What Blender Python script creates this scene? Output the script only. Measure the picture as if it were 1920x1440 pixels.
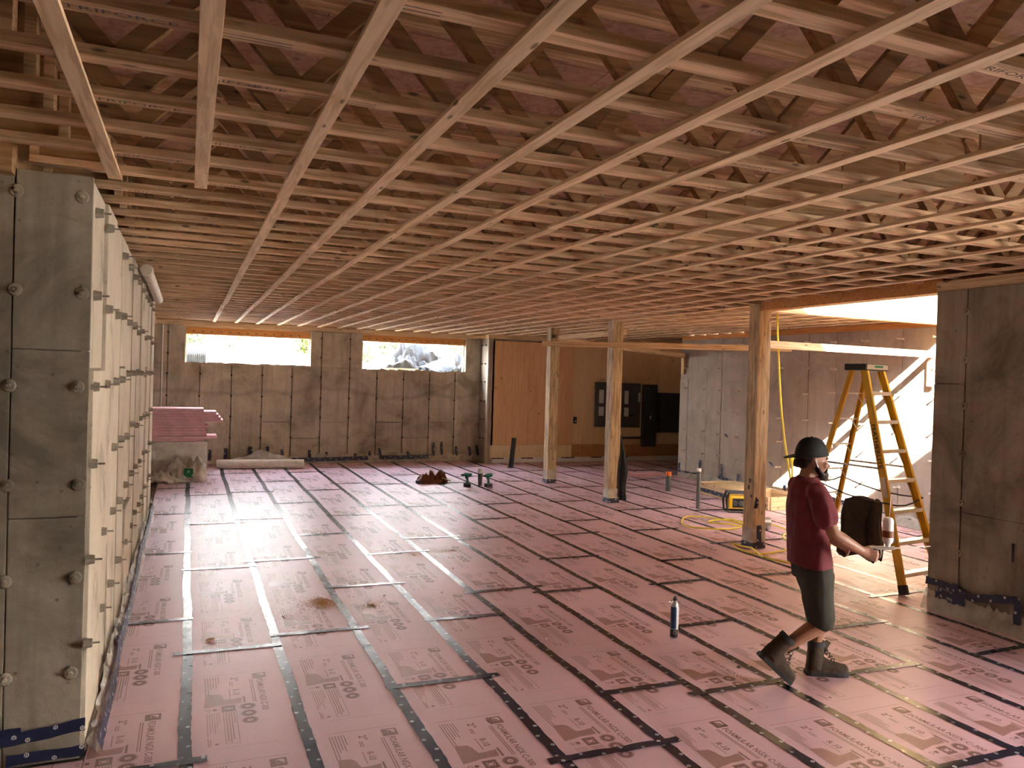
import bpy, bmesh, math, random
from mathutils import Vector, Matrix, noise as mnoise

for o in list(bpy.data.objects):
    bpy.data.objects.remove(o)
random.seed(11)
scene = bpy.context.scene
COL = scene.collection
V = Vector
PI = math.pi

# ------------------------------------------------------------------ camera
CAM_H, F_PX = 1.9886, 1463.77
yaw, pitch, roll = 0.393149, 0.0078296, 0.0292144
fwd = V((math.sin(yaw) * math.cos(pitch), math.cos(yaw) * math.cos(pitch), -math.sin(pitch)))
rgt = V((math.cos(yaw), -math.sin(yaw), 0))
upv = rgt.cross(fwd)
r2 = rgt * math.cos(roll) + upv * math.sin(roll)
u2 = upv * math.cos(roll) - rgt * math.sin(roll)
cam_data = bpy.data.cameras.new('camera')
cam = bpy.data.objects.new('camera', cam_data)
COL.objects.link(cam)
cam_data.sensor_fit = 'HORIZONTAL'
cam_data.sensor_width = 36.0
cam_data.lens = F_PX / 1920 * 36.0
cam_data.clip_start, cam_data.clip_end = 0.05, 400
m = Matrix.Identity(4)
for i in range(3):
    m[i][0], m[i][1], m[i][2] = r2[i], u2[i], -fwd[i]
m[2][3] = CAM_H
cam.matrix_world = m
scene.camera = cam

# ------------------------------------------------------------------ light
SUN_DIR = V((0.75, 1.0, -0.76)).normalized()
world = bpy.data.worlds.new('sky')
scene.world = world
world.use_nodes = True
wn = world.node_tree
wn.nodes.clear()
wo = wn.nodes.new('ShaderNodeOutputWorld')
wb = wn.nodes.new('ShaderNodeBackground')
# hazy bright summer sky: paler and brighter toward the horizon, all the way round
wc = wn.nodes.new('ShaderNodeTexCoord')
wsep = wn.nodes.new('ShaderNodeSeparateXYZ')
wr0 = wn.nodes.new('ShaderNodeValToRGB')
wr0.color_ramp.elements[0].position, wr0.color_ramp.elements[0].color = 0.0, (1.0, 0.96, 0.90, 1)
wr0.color_ramp.elements[1].position, wr0.color_ramp.elements[1].color = 0.9, (0.50, 0.60, 0.72, 1)
wn.links.new(wc.outputs['Generated'], wsep.inputs[0])
wn.links.new(wsep.outputs[2], wr0.inputs[0])
wn.links.new(wr0.outputs[0], wb.inputs[0])
wb.inputs['Strength'].default_value = 5.5
world.cycles.sampling_method = 'NONE'
wn.links.new(wb.outputs[0], wo.inputs[0])
sun_data = bpy.data.lights.new('sun', 'SUN')
sun_data.energy = 11.0
sun_data.angle = math.radians(0.55)
sun_data.color = (1.0, 0.87, 0.68)
sun = bpy.data.objects.new('sun', sun_data)
COL.objects.link(sun)
sun.rotation_euler = SUN_DIR.to_track_quat('-Z', 'Y').to_euler()
sun.location = (-8, -10, 12)
vs = scene.view_settings
vs.view_transform = 'Standard'
vs.look = 'None'
vs.gamma = 1.0
vs.use_curve_mapping = False
vs.exposure = 3.5
scene.cycles.max_bounces = 8
scene.cycles.diffuse_bounces = 4
scene.cycles.glossy_bounces = 5
scene.cycles.transmission_bounces = 6
scene.cycles.transparent_max_bounces = 8
scene.cycles.sample_clamp_indirect = 8.0
scene.cycles.use_adaptive_sampling = True
scene.cycles.adaptive_threshold = 0.1


# ------------------------------------------------------------------ helpers
ORG = {}


class MB:
    """collects faces in world coordinates; build() links them as one mesh object"""

    def __init__(s):
        s.v, s.f, s.uv = [], [], {}

    def quad(s, a, b, c, d):
        n = len(s.v)
        s.v += [V(a), V(b), V(c), V(d)]
        s.f.append((n, n + 1, n + 2, n + 3))

    def box(s, x0, x1, y0, y1, z0, z1):
        n = len(s.v)
        s.v += [V((x, y, z)) for z in (z0, z1) for y in (y0, y1) for x in (x0, x1)]
        s.f += [tuple(n + i for i in q) for q in
                ((0, 2, 3, 1), (4, 5, 7, 6), (0, 1, 5, 4), (2, 6, 7, 3), (0, 4, 6, 2), (1, 3, 7, 5))]
        return s

    def obox(s, c, ax, ay, az):
        c, ax, ay, az = V(c), V(ax), V(ay), V(az)
        if ax.cross(ay).dot(az) < 0:
            az = -az
        n = len(s.v)
        s.v += [c + ax * i + ay * j + az * k for k in (-1, 1) for j in (-1, 1) for i in (-1, 1)]
        s.f += [tuple(n + i for i in q) for q in
                ((0, 2, 3, 1), (4, 5, 7, 6), (0, 1, 5, 4), (2, 6, 7, 3), (0, 4, 6, 2), (1, 3, 7, 5))]
        return s

    def bar(s, p0, p1, w, t, up=(0, 0, 1)):
        p0, p1 = V(p0), V(p1)
        d = p1 - p0
        L = d.length
        d.normalize()
        up = V(up)
        if abs(d.dot(up)) > 0.98:
            up = V((0, 1, 0))
        side = d.cross(up).normalized()
        u = side.cross(d)
        return s.obox((p0 + p1) / 2, d * L / 2, side * w / 2, u * t / 2)

    def rings(s, rings, cap=True, closed=False):
        n0 = len(s.v)
        k = len(rings[0])
        for r in rings:
            s.v += [V(p) for p in r]
        m = len(rings)
        for i in range(m - (0 if closed else 1)):
            a, b = n0 + i * k, n0 + ((i + 1) % m) * k
            for j in range(k):
                s.f.append((a + j, a + (j + 1) % k, b + (j + 1) % k, b + j))
        if cap and not closed:
            s.f.append(tuple(n0 + j for j in reversed(range(k))))
            s.f.append(tuple(n0 + (m - 1) * k + j for j in range(k)))
        return s

    def tube(s, pts, r, n=8, cap=True, flat=None, closed=False):
        pts = [V(p) for p in pts]
        rr = r if isinstance(r, (list, tuple)) else [r] * len(pts)
        rings = []
        prev = None
        for i, p in enumerate(pts):
            if closed:
                d = pts[(i + 1) % len(pts)] - pts[i - 1]
            else:
                d = pts[min(i + 1, len(pts) - 1)] - pts[max(i - 1, 0)]
            d.normalize()
            if prev is None:
                ref = V((0, 0, 1)) if abs(d.z) < 0.9 else V((1, 0, 0))
                a = d.cross(ref).normalized()
            else:
                a = (prev - d * prev.dot(d)).normalized()
            prev = a
            b = d.cross(a)
            q = rr[i]
            ra, rb = (q if isinstance(q, (list, tuple)) else (q, q))
            rings.append([p + a * ra * math.cos(2 * PI * j / n) + b * rb * math.sin(2 * PI * j / n) for j in range(n)])
        return s.rings(rings, cap, closed)

    def lathe(s, prof, c=(0, 0, 0), n=16, axis=(0, 0, 1)):
        c = V(c)
        q = V((0, 0, 1)).rotation_difference(V(axis).normalized())
        rings = [[c + q @ V((r * math.cos(2 * PI * j / n), r * math.sin(2 * PI * j / n), z)) for j in range(n)] for r, z in prof]
        return s.rings(rings, True)

    def prism(s, poly, o, ex, ey, ez):
        """poly in (ex,ey) plane from o, extruded by vector ez"""
        o, ex, ey, ez = V(o), V(ex), V(ey), V(ez)
        n = len(s.v)
        k = len(poly)
        s.v += [o + ex * a + ey * b for a, b in poly] + [o + ex * a + ey * b + ez for a, b in poly]
        s.f.append(tuple(reversed(range(n, n + k))))
        s.f.append(tuple(range(n + k, n + 2 * k)))
        for j in range(k):
            s.f.append((n + j, n + (j + 1) % k, n + k + (j + 1) % k, n + k + j))
        return s

    def ribbon(s, pts, wdir, width, jag=0.0, lift=None, seg=0.06, u0=0.0):
        """a strip with UVs in metres: u along, v across"""
        pts = [V(p) for p in pts]
        dense = []
        for a, b in zip(pts[:-1], pts[1:]):
            k = max(1, int((b - a).length / seg))
            dense += [a.lerp(b, i / k) for i in range(k)]
        dense.append(pts[-1])
        wdir = V(wdir).normalized()
        n0 = len(s.v)
        u = u0
        for i, p in enumerate(dense):
            if i:
                u += (p - dense[i - 1]).length
            for j, w in enumerate((-0.5, 0.0, 0.5)):
                q = p + wdir * (w * width + (random.uniform(-jag, jag) if j != 1 else 0))
                if lift is not None:
                    q = q + V(lift) * random.random()
                s.v.append(q)
                s.uv[len(s.v) - 1] = (u, w * width)
        for i in range(len(dense) - 1):
            for j in (0, 1):
                a = n0 + i * 3 + j
                s.f.append((a, a + 3, a + 4, a + 1))
        return s

    def mesh(s, name, off=(0, 0, 0), mat=None, smooth=False, bevel=0.0):
        off = V(off)
        me = bpy.data.meshes.new(name)
        me.from_pydata([tuple(p - off) for p in s.v], [], s.f)
        if s.uv:
            uvl = me.uv_layers.new(name='UVMap')
            for lp in me.loops:
                uvl.data[lp.index].uv = s.uv.get(lp.vertex_index, (0, 0))
        if bevel:
            bm = bmesh.new()
            bm.from_mesh(me)
            es = [e for e in bm.edges if len(e.link_faces) == 2 and e.calc_face_angle(0) > 0.6]
            bmesh.ops.bevel(bm, geom=es, offset=bevel, segments=2, profile=0.6, affect='EDGES', clamp_overlap=True)
            bm.to_mesh(me)
            bm.free()
        if smooth:
            me.polygons.foreach_set('use_smooth', [True] * len(me.polygons))
            if smooth != 'all':
                try:
                    me.set_sharp_from_angle(angle=math.radians(42))
                except Exception:
                    pass
        if mat is not None:
            me.materials.append(mat)
        me.update()
        return me

    def build(s, name, mat, parent=None, smooth=False, bevel=0.0, base=None):
        off = ORG[parent.name] if parent is not None else V(base) if base is not None else V((0, 0, 0))
        me = s.mesh(name, off, mat, smooth, bevel)
        ob = bpy.data.objects.new(name, me)
        COL.objects.link(ob)
        if parent is not None:
            ob.parent = parent
        else:
            ob.location = off
        ORG[ob.name] = off
        return ob


def tag(o, label=None, cat=None, group=None, kind=None):
    for k, v in (('label', label), ('category', cat), ('group', group), ('kind', kind)):
        if v:
            o[k] = v
    return o


def thing(name, loc, label, cat, group=None):
    o = bpy.data.objects.new(name, None)
    o.empty_display_size = 0.1
    COL.objects.link(o)
    o.location = loc
    ORG[o.name] = V(loc)
    return tag(o, label, cat, group)


def inst(name, me, parent, loc, rot=None, off=None):
    """a child that shares mesh data; loc in world coordinates"""
    o = bpy.data.objects.new(name, me)
    COL.objects.link(o)
    o.parent = parent
    o.location = V(loc) - (ORG[parent.name] if parent is not None else V((0, 0, 0)))
    ORG[o.name] = V(loc)
    if rot is not None:
        o.rotation_euler = rot
    return o


LUM = {}


def lumber(name, p0, p1, w, t, mat, parent=None, up=(0, 0, 1), bevel=0.002):
    """a stick whose mesh runs along its own X axis: w across, t in the up direction"""
    p0, p1 = V(p0), V(p1)
    d = p1 - p0
    L = d.length
    d.normalize()
    up = V(up)
    if abs(d.dot(up)) > 0.98:
        up = V((0, 1, 0))
    side = up.cross(d).normalized()
    u = d.cross(side)
    key = (round(L, 3), w, t, mat.name)
    if key not in LUM:
        LUM[key] = MB().box(-L / 2, L / 2, -w / 2, w / 2, -t / 2, t / 2).mesh(name, (0, 0, 0), mat, False, bevel)
    o = bpy.data.objects.new(name, LUM[key])
    COL.objects.link(o)
    mx = Matrix.Identity(4)
    c = (p0 + p1) / 2
    if parent is not None:
        o.parent = parent
        c = c - ORG[parent.name]
    for i in range(3):
        mx[i][0], mx[i][1], mx[i][2], mx[i][3] = d[i], side[i], u[i], c[i]
    o.matrix_local = mx
    ORG[o.name] = (p0 + p1) / 2
    return o


# ------------------------------------------------------------------ materials
class NT:
    def __init__(s, name):
        s.m = bpy.data.materials.new(name)
        s.m.use_nodes = True
        s.t = s.m.node_tree
        s.b = s.t.nodes['Principled BSDF']

    def n(s, typ, **kw):
        nd = s.t.nodes.new(typ)
        for k, v in kw.items():
            setattr(nd, k, v)
        return nd

    def l(s, a, b):
        s.t.links.new(a, b)

    def math(s, op, a, b=None, clamp=False):
        nd = s.n('ShaderNodeMath', operation=op, use_clamp=clamp)
        for i, x in enumerate((a, b)):
            if x is None:
                continue
            if isinstance(x, (int, float)):
                nd.inputs[i].default_value = x
            else:
                s.l(x, nd.inputs[i])
        return nd.outputs[0]

    def coord(s, world=False, scale=(1, 1, 1), rnd=0.0):
        if world:
            out = s.n('ShaderNodeNewGeometry').outputs['Position']
        else:
            out = s.n('ShaderNodeTexCoord').outputs['Object']
        mp = s.n('ShaderNodeMapping')
        mp.inputs['Scale'].default_value = scale
        s.l(out, mp.inputs['Vector'])
        if rnd:
            oi = s.n('ShaderNodeObjectInfo')
            s.l(s.math('MULTIPLY', oi.outputs['Random'], rnd), mp.inputs['Location'])
        return mp.outputs[0]

    def noise(s, vec, scale, detail=3.0, rough=0.55, dist=0.0):
        nd = s.n('ShaderNodeTexNoise')
        nd.inputs['Scale'].default_value = scale
        nd.inputs['Detail'].default_value = detail
        nd.inputs['Roughness'].default_value = rough
        nd.inputs['Distortion'].default_value = dist
        s.l(vec, nd.inputs['Vector'])
        return nd.outputs['Fac']

    def ramp(s, fac, stops):
        nd = s.n('ShaderNodeValToRGB')
        cr = nd.color_ramp
        cr.elements[0].position, cr.elements[0].color = stops[0][0], (*stops[0][1], 1)
        cr.elements[1].position, cr.elements[1].color = stops[-1][0], (*stops[-1][1], 1)
        for p, c in stops[1:-1]:
            e = cr.elements.new(p)
            e.color = (*c, 1)
        s.l(fac, nd.inputs[0])
        return nd.outputs[0]

    def mix(s, fac, a, b, mode='MIX'):
        nd = s.n('ShaderNodeMix', data_type='RGBA', blend_type=mode)
        for sock, x in ((nd.inputs[0], fac), (nd.inputs[6], a), (nd.inputs[7], b)):
            if isinstance(x, (int, float)):
                sock.default_value = x
            elif isinstance(x, (tuple, list)):
                sock.default_value = (*x, 1)
            else:
                s.l(x, sock)
        return nd.outputs[2]

    def vary(s, col, amt):
        """brightness varies from object to object"""
        oi = s.n('ShaderNodeObjectInfo')
        hs = s.n('ShaderNodeHueSaturation')
        s.l(s.math('ADD', s.math('MULTIPLY', oi.outputs['Random'], 2 * amt), 1 - amt), hs.inputs['Value'])
        s.l(col, hs.inputs['Color'])
        return hs.outputs[0]

    def bump(s, h, strength=0.3, dist=0.01):
        nd = s.n('ShaderNodeBump')
        nd.inputs['Strength'].default_value = strength
        nd.inputs['Distance'].default_value = dist
        s.l(h, nd.inputs['Height'])
        s.l(nd.outputs[0], s.b.inputs['Normal'])

    def done(s, col=None, rough=None, metal=None, spec=None):
        for k, v in (('Base Color', col), ('Roughness', rough), ('Metallic', metal), ('Specular IOR Level', spec)):
            if v is None:
                continue
            if isinstance(v, (int, float)):
                s.b.inputs[k].default_value = v
            elif isinstance(v, tuple):
                s.b.inputs[k].default_value = (*v, 1)
            else:
                s.l(v, s.b.inputs[k])
        return s.m


def simple(name, col, rough=0.6, metal=0.0, var=0.12, scale=8.0, bump=0.0):
    t = NT(name)
    f = t.noise(t.coord(), scale, 3)
    c = t.ramp(f, [(0.3, tuple(x * (1 - var) for x in col)), (0.7, tuple(min(1, x * (1 + var)) for x in col))])
    if bump:
        t.bump(t.noise(t.coord(), scale * 4, 2), bump, 0.004)
    return t.done(c, rough, metal)


def wood(name, light, dark, rough=0.75, vary=0.14, knots=True, gs=1.0, stain=None):
    t = NT(name)
    vec = t.coord(scale=(0.9 * gs, 14 * gs, 14 * gs), rnd=37.0)
    f = t.noise(vec, 2.4, 4, 0.6, 0.6)
    c = t.ramp(f, [(0.30, tuple(x * 0.8 for x in dark)), (0.42, dark), (0.55, light), (0.8, tuple(min(1, x * 1.12) for x in light))])
    big = t.noise(t.coord(scale=(1, 3, 3), rnd=21.0), 1.3, 2)
    c = t.mix(t.math('MULTIPLY', big, 0.35), c, tuple(x * 0.72 for x in light))
    if knots:
        vo = t.n('ShaderNodeTexVoronoi')
        vo.inputs['Scale'].default_value = 4.0
        t.l(t.coord(scale=(0.9, 3.0, 3.0), rnd=13.0), vo.inputs['Vector'])
        k = t.ramp(vo.outputs['Distance'], [(0.075, (1, 1, 1)), (0.13, (0, 0, 0))])
        c = t.mix(t.math('MULTIPLY', k, 0.85), c, tuple(x * 0.22 for x in dark))
    if stain:
        sf = t.noise(t.coord(scale=(0.8, 2, 2), rnd=51.0), 2.6, 4, 0.65)
        sm = t.ramp(sf, [(0.56, (0, 0, 0)), (0.72, (1, 1, 1))])
        c = t.mix(t.math('MULTIPLY', sm, 0.6), c, stain)
    c = t.vary(c, vary)
    t.bump(f, 0.15, 0.003)
    return t.done(c, rough)


def concrete(name, light, dark, pour=False, streak=0.5, blot=0.62):
    t = NT(name)
    w = t.coord(world=True)
    fine = t.noise(w, 34, 5, 0.7)
    big = t.noise(w, 1.5, 6, 0.68, 0.6)
    st = t.noise(t.coord(world=True, scale=(7, 7, 0.55)), 1.4, 4, 0.6)
    c = t.ramp(big, [(0.36, tuple(x * blot for x in dark)), (0.44, dark), (0.53, tuple((a + b) / 2 for a, b in zip(light, dark))), (0.64, light)])
    c = t.mix(t.math('MULTIPLY', t.ramp(st, [(0.45, (0, 0, 0)), (0.75, (1, 1, 1))]), streak), c, tuple(x * 0.62 for x in dark))
    c = t.mix(t.math('MULTIPLY', fine, 0.35), c, tuple(x * 0.6 for x in dark))
    # small bug holes
    vo = t.n('ShaderNodeTexVoronoi')
    vo.inputs['Scale'].default_value = 9.0
    t.l(w, vo.inputs['Vector'])
    c = t.mix(t.math('MULTIPLY', t.ramp(vo.outputs['Distance'], [(0.05, (1, 1, 1)), (0.10, (0, 0, 0))]), 0.6), c, tuple(x * 0.3 for x in dark))
    if pour:
        sx = t.n('ShaderNodeSeparateXYZ')
        t.l(w, sx.inputs[0])
        wav = t.noise(t.coord(world=True, scale=(0.55, 0, 0)), 1.0, 2)
        lvl = t.math('ADD', t.math('MULTIPLY', wav, 0.9), 1.08)
        dz = t.math('SUBTRACT', sx.outputs[2], lvl)
        dzn = t.math('ADD', dz, t.math('MULTIPLY', t.math('SUBTRACT', fine, 0.5), 0.12))
        band = t.ramp(t.math('ABSOLUTE', dzn), [(0.0, (1, 1, 1)), (0.07, (0, 0, 0))])
        c = t.mix(t.math('MULTIPLY', band, 0.4), c, tuple(x * 0.45 for x in dark))
    c = t.vary(c, 0.07)
    t.bump(fine, 0.35, 0.006)
    return t.done(c, 0.85)


M = {}
M['conc'] = concrete('concrete', (0.42, 0.365, 0.275), (0.235, 0.20, 0.145), streak=0.6)  # real stains, plus overall darkening for the shaded pillar front
M['conc_back'] = concrete('concrete_back', (0.66, 0.59, 0.445), (0.45, 0.39, 0.28), pour=True, streak=0.6)  # same concrete lightened, making up for weak light on the back wall
M['conc_lit'] = concrete('concrete_lit', (0.70, 0.62, 0.485), (0.60, 0.52, 0.395), streak=0.15)  # same concrete lightened, for the wall side turned to the light
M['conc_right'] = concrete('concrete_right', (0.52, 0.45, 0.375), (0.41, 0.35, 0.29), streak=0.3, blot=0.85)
M['strap'] = wood('strapping_wood', (0.84, 0.62, 0.40), (0.66, 0.45, 0.255), vary=0.10)
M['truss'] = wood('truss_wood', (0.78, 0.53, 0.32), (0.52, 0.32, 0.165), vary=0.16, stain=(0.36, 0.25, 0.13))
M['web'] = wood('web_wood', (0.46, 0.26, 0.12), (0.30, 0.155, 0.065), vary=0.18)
M['osb'] = wood('osb_wood', (0.44, 0.27, 0.13), (0.30, 0.17, 0.07), vary=0.12, knots=False)
M['timber'] = wood('timber_post_wood', (0.56, 0.42, 0.25), (0.31, 0.21, 0.115), vary=0.1, stain=(0.22, 0.145, 0.08))
M['fresh'] = wood('fresh_lumber', (0.80, 0.60, 0.36), (0.64, 0.44, 0.235), vary=0.08)
M['lvl'] = wood('laminated_lumber', (0.70, 0.33, 0.09), (0.58, 0.25, 0.06), vary=0.05, knots=False)


def ply(name, light, dark):
    t = NT(name)
    vec = t.coord(scale=(9, 9, 0.8), rnd=17)
    f = t.noise(vec, 1.6, 4, 0.6, 1.5)
    c = t.ramp(f, [(0.3, dark), (0.6, light), (0.85, tuple(x * 0.92 for x in light))])
    vo = t.n('ShaderNodeTexVoronoi')
    vo.inputs['Scale'].default_value = 2.6
    t.l(t.coord(scale=(1.6, 1.6, 1.1), rnd=5), vo.inputs['Vector'])
    c = t.mix(t.math('MULTIPLY', t.ramp(vo.outputs['Distance'], [(0.05, (1, 1, 1)), (0.10, (0, 0, 0))]), 0.7), c, tuple(x * 0.3 for x in dark))
    return t.done(t.vary(c, 0.05), 0.7)


M['ply_orange'] = ply('plywood_orange', (0.82, 0.51, 0.26), (0.70, 0.40, 0.18))
M['ply_pale'] = ply('plywood_pale', (0.86, 0.63, 0.36), (0.75, 0.52, 0.27))
M['ply_strip'] = ply('plywood_strip', (0.86, 0.70, 0.44), (0.76, 0.58, 0.33))
M['ply_brown'] = ply('plywood_brown', (0.58, 0.31, 0.115), (0.46, 0.22, 0.075))
M['subfloor'] = ply('subfloor_wood', (0.56, 0.345, 0.245), (0.38, 0.20, 0.13))


def foam_mat():
    t = NT('pink_foam')
    v = t.coord(rnd=11)
    f = t.noise(v, 2.2, 4)
    c = t.ramp(f, [(0.3, (0.72, 0.49, 0.58)), (0.7, (0.78, 0.55, 0.635))])
    sm = t.noise(v, 5.5, 5, 0.7)
    c = t.mix(t.math('MULTIPLY', t.ramp(sm, [(0.6, (0, 0, 0)), (0.8, (1, 1, 1))]), 0.3), c, (0.74, 0.55, 0.46))
    c = t.vary(c, 0.04)
    r = t.math('ADD', t.math('MULTIPLY', sm, 0.22), 0.33)
    t.bump(t.noise(v, 90, 2), 0.06, 0.002)
    return t.done(c, r, spec=0.45)


M['foam'] = foam_mat()
M['foam_edge'] = simple('foam_cut_edge', (0.74, 0.43, 0.46), 0.7)
t_ = NT('print_ink')
fa_ = t_.noise(t_.coord(world=True), 55, 3)
M['ink'] = t_.done(t_.ramp(fa_, [(0.35, (0.215, 0.105, 0.10)), (0.7, (0.30, 0.155, 0.15))]), 0.42)
t_ = NT('print_ink_tint')
M['ink_tint'] = t_.done(t_.ramp(t_.noise(t_.coord(world=True), 60, 3), [(0.3, (0.36, 0.20, 0.185)), (0.7, (0.44, 0.25, 0.235))]), 0.4)


def tape_mat(name, base=(0.011, 0.013, 0.030), rough=0.2, dots=True):
    t = NT(name)
    tc = t.n('ShaderNodeTexCoord')
    c = t.ramp(t.noise(t.coord(world=True), 12, 3), [(0.3, base), (0.7, tuple(x * 1.9 for x in base))])
    if dots:
        sx = t.n('ShaderNodeSeparateXYZ')
        t.l(tc.outputs['UV'], sx.inputs[0])
        u, v = sx.outputs[0], sx.outputs[1]
        tot = None
        for off, vc in ((0.0, 0.017), (0.5, -0.017)):
            fu = t.math('SUBTRACT', t.math('FRACT', t.math('ADD', t.math('DIVIDE', u, 0.24), off)), 0.5)
            du = t.math('MULTIPLY', fu, 0.24)
            dv = t.math('SUBTRACT', v, vc)
            d2 = t.math('SQRT', t.math('ADD', t.math('MULTIPLY', du, du), t.math('MULTIPLY', dv, dv)))
            disc = t.math('LESS_THAN', d2, 0.0115)
            # two small dark strokes inside the white disc
            st = t.math('LESS_THAN', t.math('ABSOLUTE', t.math('SUBTRACT', t.math('ABSOLUTE', du), 0.0035)), 0.0014)
            st = t.math('MULTIPLY', st, t.math('LESS_THAN', t.math('ABSOLUTE', dv), 0.006))
            disc = t.math('SUBTRACT', disc, st, clamp=True)
            tot = disc if tot is None else t.math('ADD', tot, disc, clamp=True)
        c = t.mix(tot, c, (0.62, 0.62, 0.60))
    t.bump(t.noise(t.coord(world=True, scale=(1, 1, 1)), 38, 3), 0.22, 0.004)
    return t.done(c, rough)


M['tape'] = tape_mat('seam_tape', rough=0.27)
M['tape_wall'] = tape_mat('wall_tape', (0.010, 0.014, 0.042), 0.42)


def film(name, col, alpha, rough=0.25):
    t = NT(name)
    t.bump(t.noise(t.coord(world=True), 14, 3, 0.6, 1.0), 0.5, 0.02)
    a = t.ramp(t.noise(t.coord(world=True), 7, 3), [(0.3, (alpha * 0.7,) * 3), (0.75, (min(1, alpha * 1.3),) * 3)])
    t.l(a, t.b.inputs['Alpha'])
    return t.done(col, rough)


M['poly'] = film('poly_film', (0.74, 0.70, 0.60), 0.55)
M['poly_bag'] = film('poly_bag', (0.80, 0.74, 0.62), 0.92, 0.35)
M['poly_roll'] = simple('poly_roll', (0.72, 0.66, 0.53), 0.35)
M['rust'] = simple('rusty_steel', (0.10, 0.065, 0.04), 0.7, 0.3)
M['tie_pale'] = simple('pale_tie', (0.62, 0.55, 0.46), 0.7)
M['tie_grey'] = simple('grey_tie_cone', (0.27, 0.23, 0.175), 0.8)
M['black'] = simple('black_plastic', (0.012, 0.012, 0.013), 0.4)
M['dark'] = simple('dark_rubber', (0.025, 0.023, 0.022), 0.7)
M['panelgrey'] = simple('panel_grey', (0.075, 0.078, 0.072), 0.45)
M['panelgrey2'] = simple('panel_dark_grey', (0.055, 0.055, 0.052), 0.5)
M['paper'] = simple('white_paper', (0.72, 0.72, 0.70), 0.7, var=0.04)
M['white'] = simple('white_plastic', (0.80, 0.80, 0.78), 0.4, var=0.03)
M['steel'] = simple('steel', (0.58, 0.58, 0.56), 0.32, 0.9, var=0.08)
M['alu'] = simple('aluminium', (0.66, 0.65, 0.62), 0.42, 0.75, var=0.08)
M['abs'] = simple('black_abs_pipe', (0.010, 0.010, 0.011), 0.3)
M['greypipe'] = simple('grey_pipe', (0.10, 0.11, 0.11), 0.4)
M['orange'] = simple('orange_cap', (0.85, 0.20, 0.03), 0.4, var=0.05)
M['yellow_fg'] = simple('yellow_fibreglass', (0.72, 0.40, 0.012), 0.4, var=0.08)
M['yellow_cord'] = simple('yellow_cord', (0.82, 0.68, 0.06), 0.45, var=0.06)
M['yellow_tool'] = simple('yellow_tool', (0.85, 0.52, 0.01), 0.4, var=0.05)
M['green_tool'] = simple('teal_tool', (0.015, 0.16, 0.13), 0.4, var=0.1)
M['leather'] = simple('brown_leather', (0.20, 0.065, 0.018), 0.55, var=0.3, scale=14, bump=0.4)
M['green_label'] = simple('green_label', (0.005, 0.17, 0.06), 0.5)
M['skin'] = simple('skin', (0.33, 0.155, 0.09), 0.5, var=0.08, scale=20)  # skin tone darkened to stand in for backlighting
M['hair'] = simple('dark_hair', (0.030, 0.017, 0.011), 0.7, var=0.3, scale=60, bump=0.6)
M['shirt'] = simple('red_shirt', (0.145, 0.018, 0.025), 0.85, var=0.12, scale=9, bump=0.25)  # shirt, shorts and boots darkened: backlit shade put into their colour
M['shorts'] = simple('olive_shorts', (0.040, 0.037, 0.024), 0.9, var=0.15, scale=10, bump=0.25)
M['boot'] = simple('brown_boot', (0.042, 0.022, 0.008), 0.85, var=0.3, scale=16, bump=0.3)
M['sole'] = simple('boot_sole', (0.014, 0.013, 0.012), 0.7)
M['capcloth'] = simple('black_cap', (0.014, 0.014, 0.013), 0.85, scale=20, bump=0.2)
M['cloth_dark'] = simple('charcoal_cloth', (0.028, 0.028, 0.030), 0.9, var=0.25, scale=12, bump=0.3)
M['cloth_brown'] = simple('dark_brown_cloth', (0.040, 0.026, 0.019), 0.85, var=0.25, scale=10, bump=0.3)
M['tarp'] = simple('grey_tarp', (0.016, 0.017, 0.019), 0.8, var=0.25, scale=6)
M['gravel'] = simple('gravel_soil', (0.64, 0.59, 0.52), 0.95, var=0.25, scale=30, bump=0.5)
M['leaf'] = simple('leaf_green', (0.034, 0.048, 0.003), 0.6, var=0.35, scale=3)
M['leaf2'] = simple('leaf_olive', (0.034, 0.042, 0.010), 0.6, var=0.35, scale=3)
M['bark'] = simple('bark', (0.13, 0.09, 0.06), 0.9, var=0.3, scale=12)
M['whitesheet'] = simple('white_sheet', (0.82, 0.82, 0.82), 0.5, var=0.03)
M['corr'] = simple('corrugated_pipe', (0.02, 0.022, 0.024), 0.4)
M['sawdust'] = simple('sawdust', (0.70, 0.47, 0.20), 0.95)
M['crumb'] = simple('white_crumb', (0.82, 0.76, 0.74), 0.9)
M['bluecan'] = simple('blue_can_print', (0.012, 0.05, 0.13), 0.35)
M['silver'] = simple('silver_can', (0.55, 0.56, 0.55), 0.28, 0.8, var=0.06)
M['bluewrap'] = simple('pale_blue_sheet', (0.45, 0.62, 0.68), 0.5)
M['ink_black'] = simple('black_lettering', (0.02, 0.017, 0.01), 0.5)
M['ink_stamp'] = simple('stamp_ink', (0.10, 0.075, 0.07), 0.7)

TEXTS = {}


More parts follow.
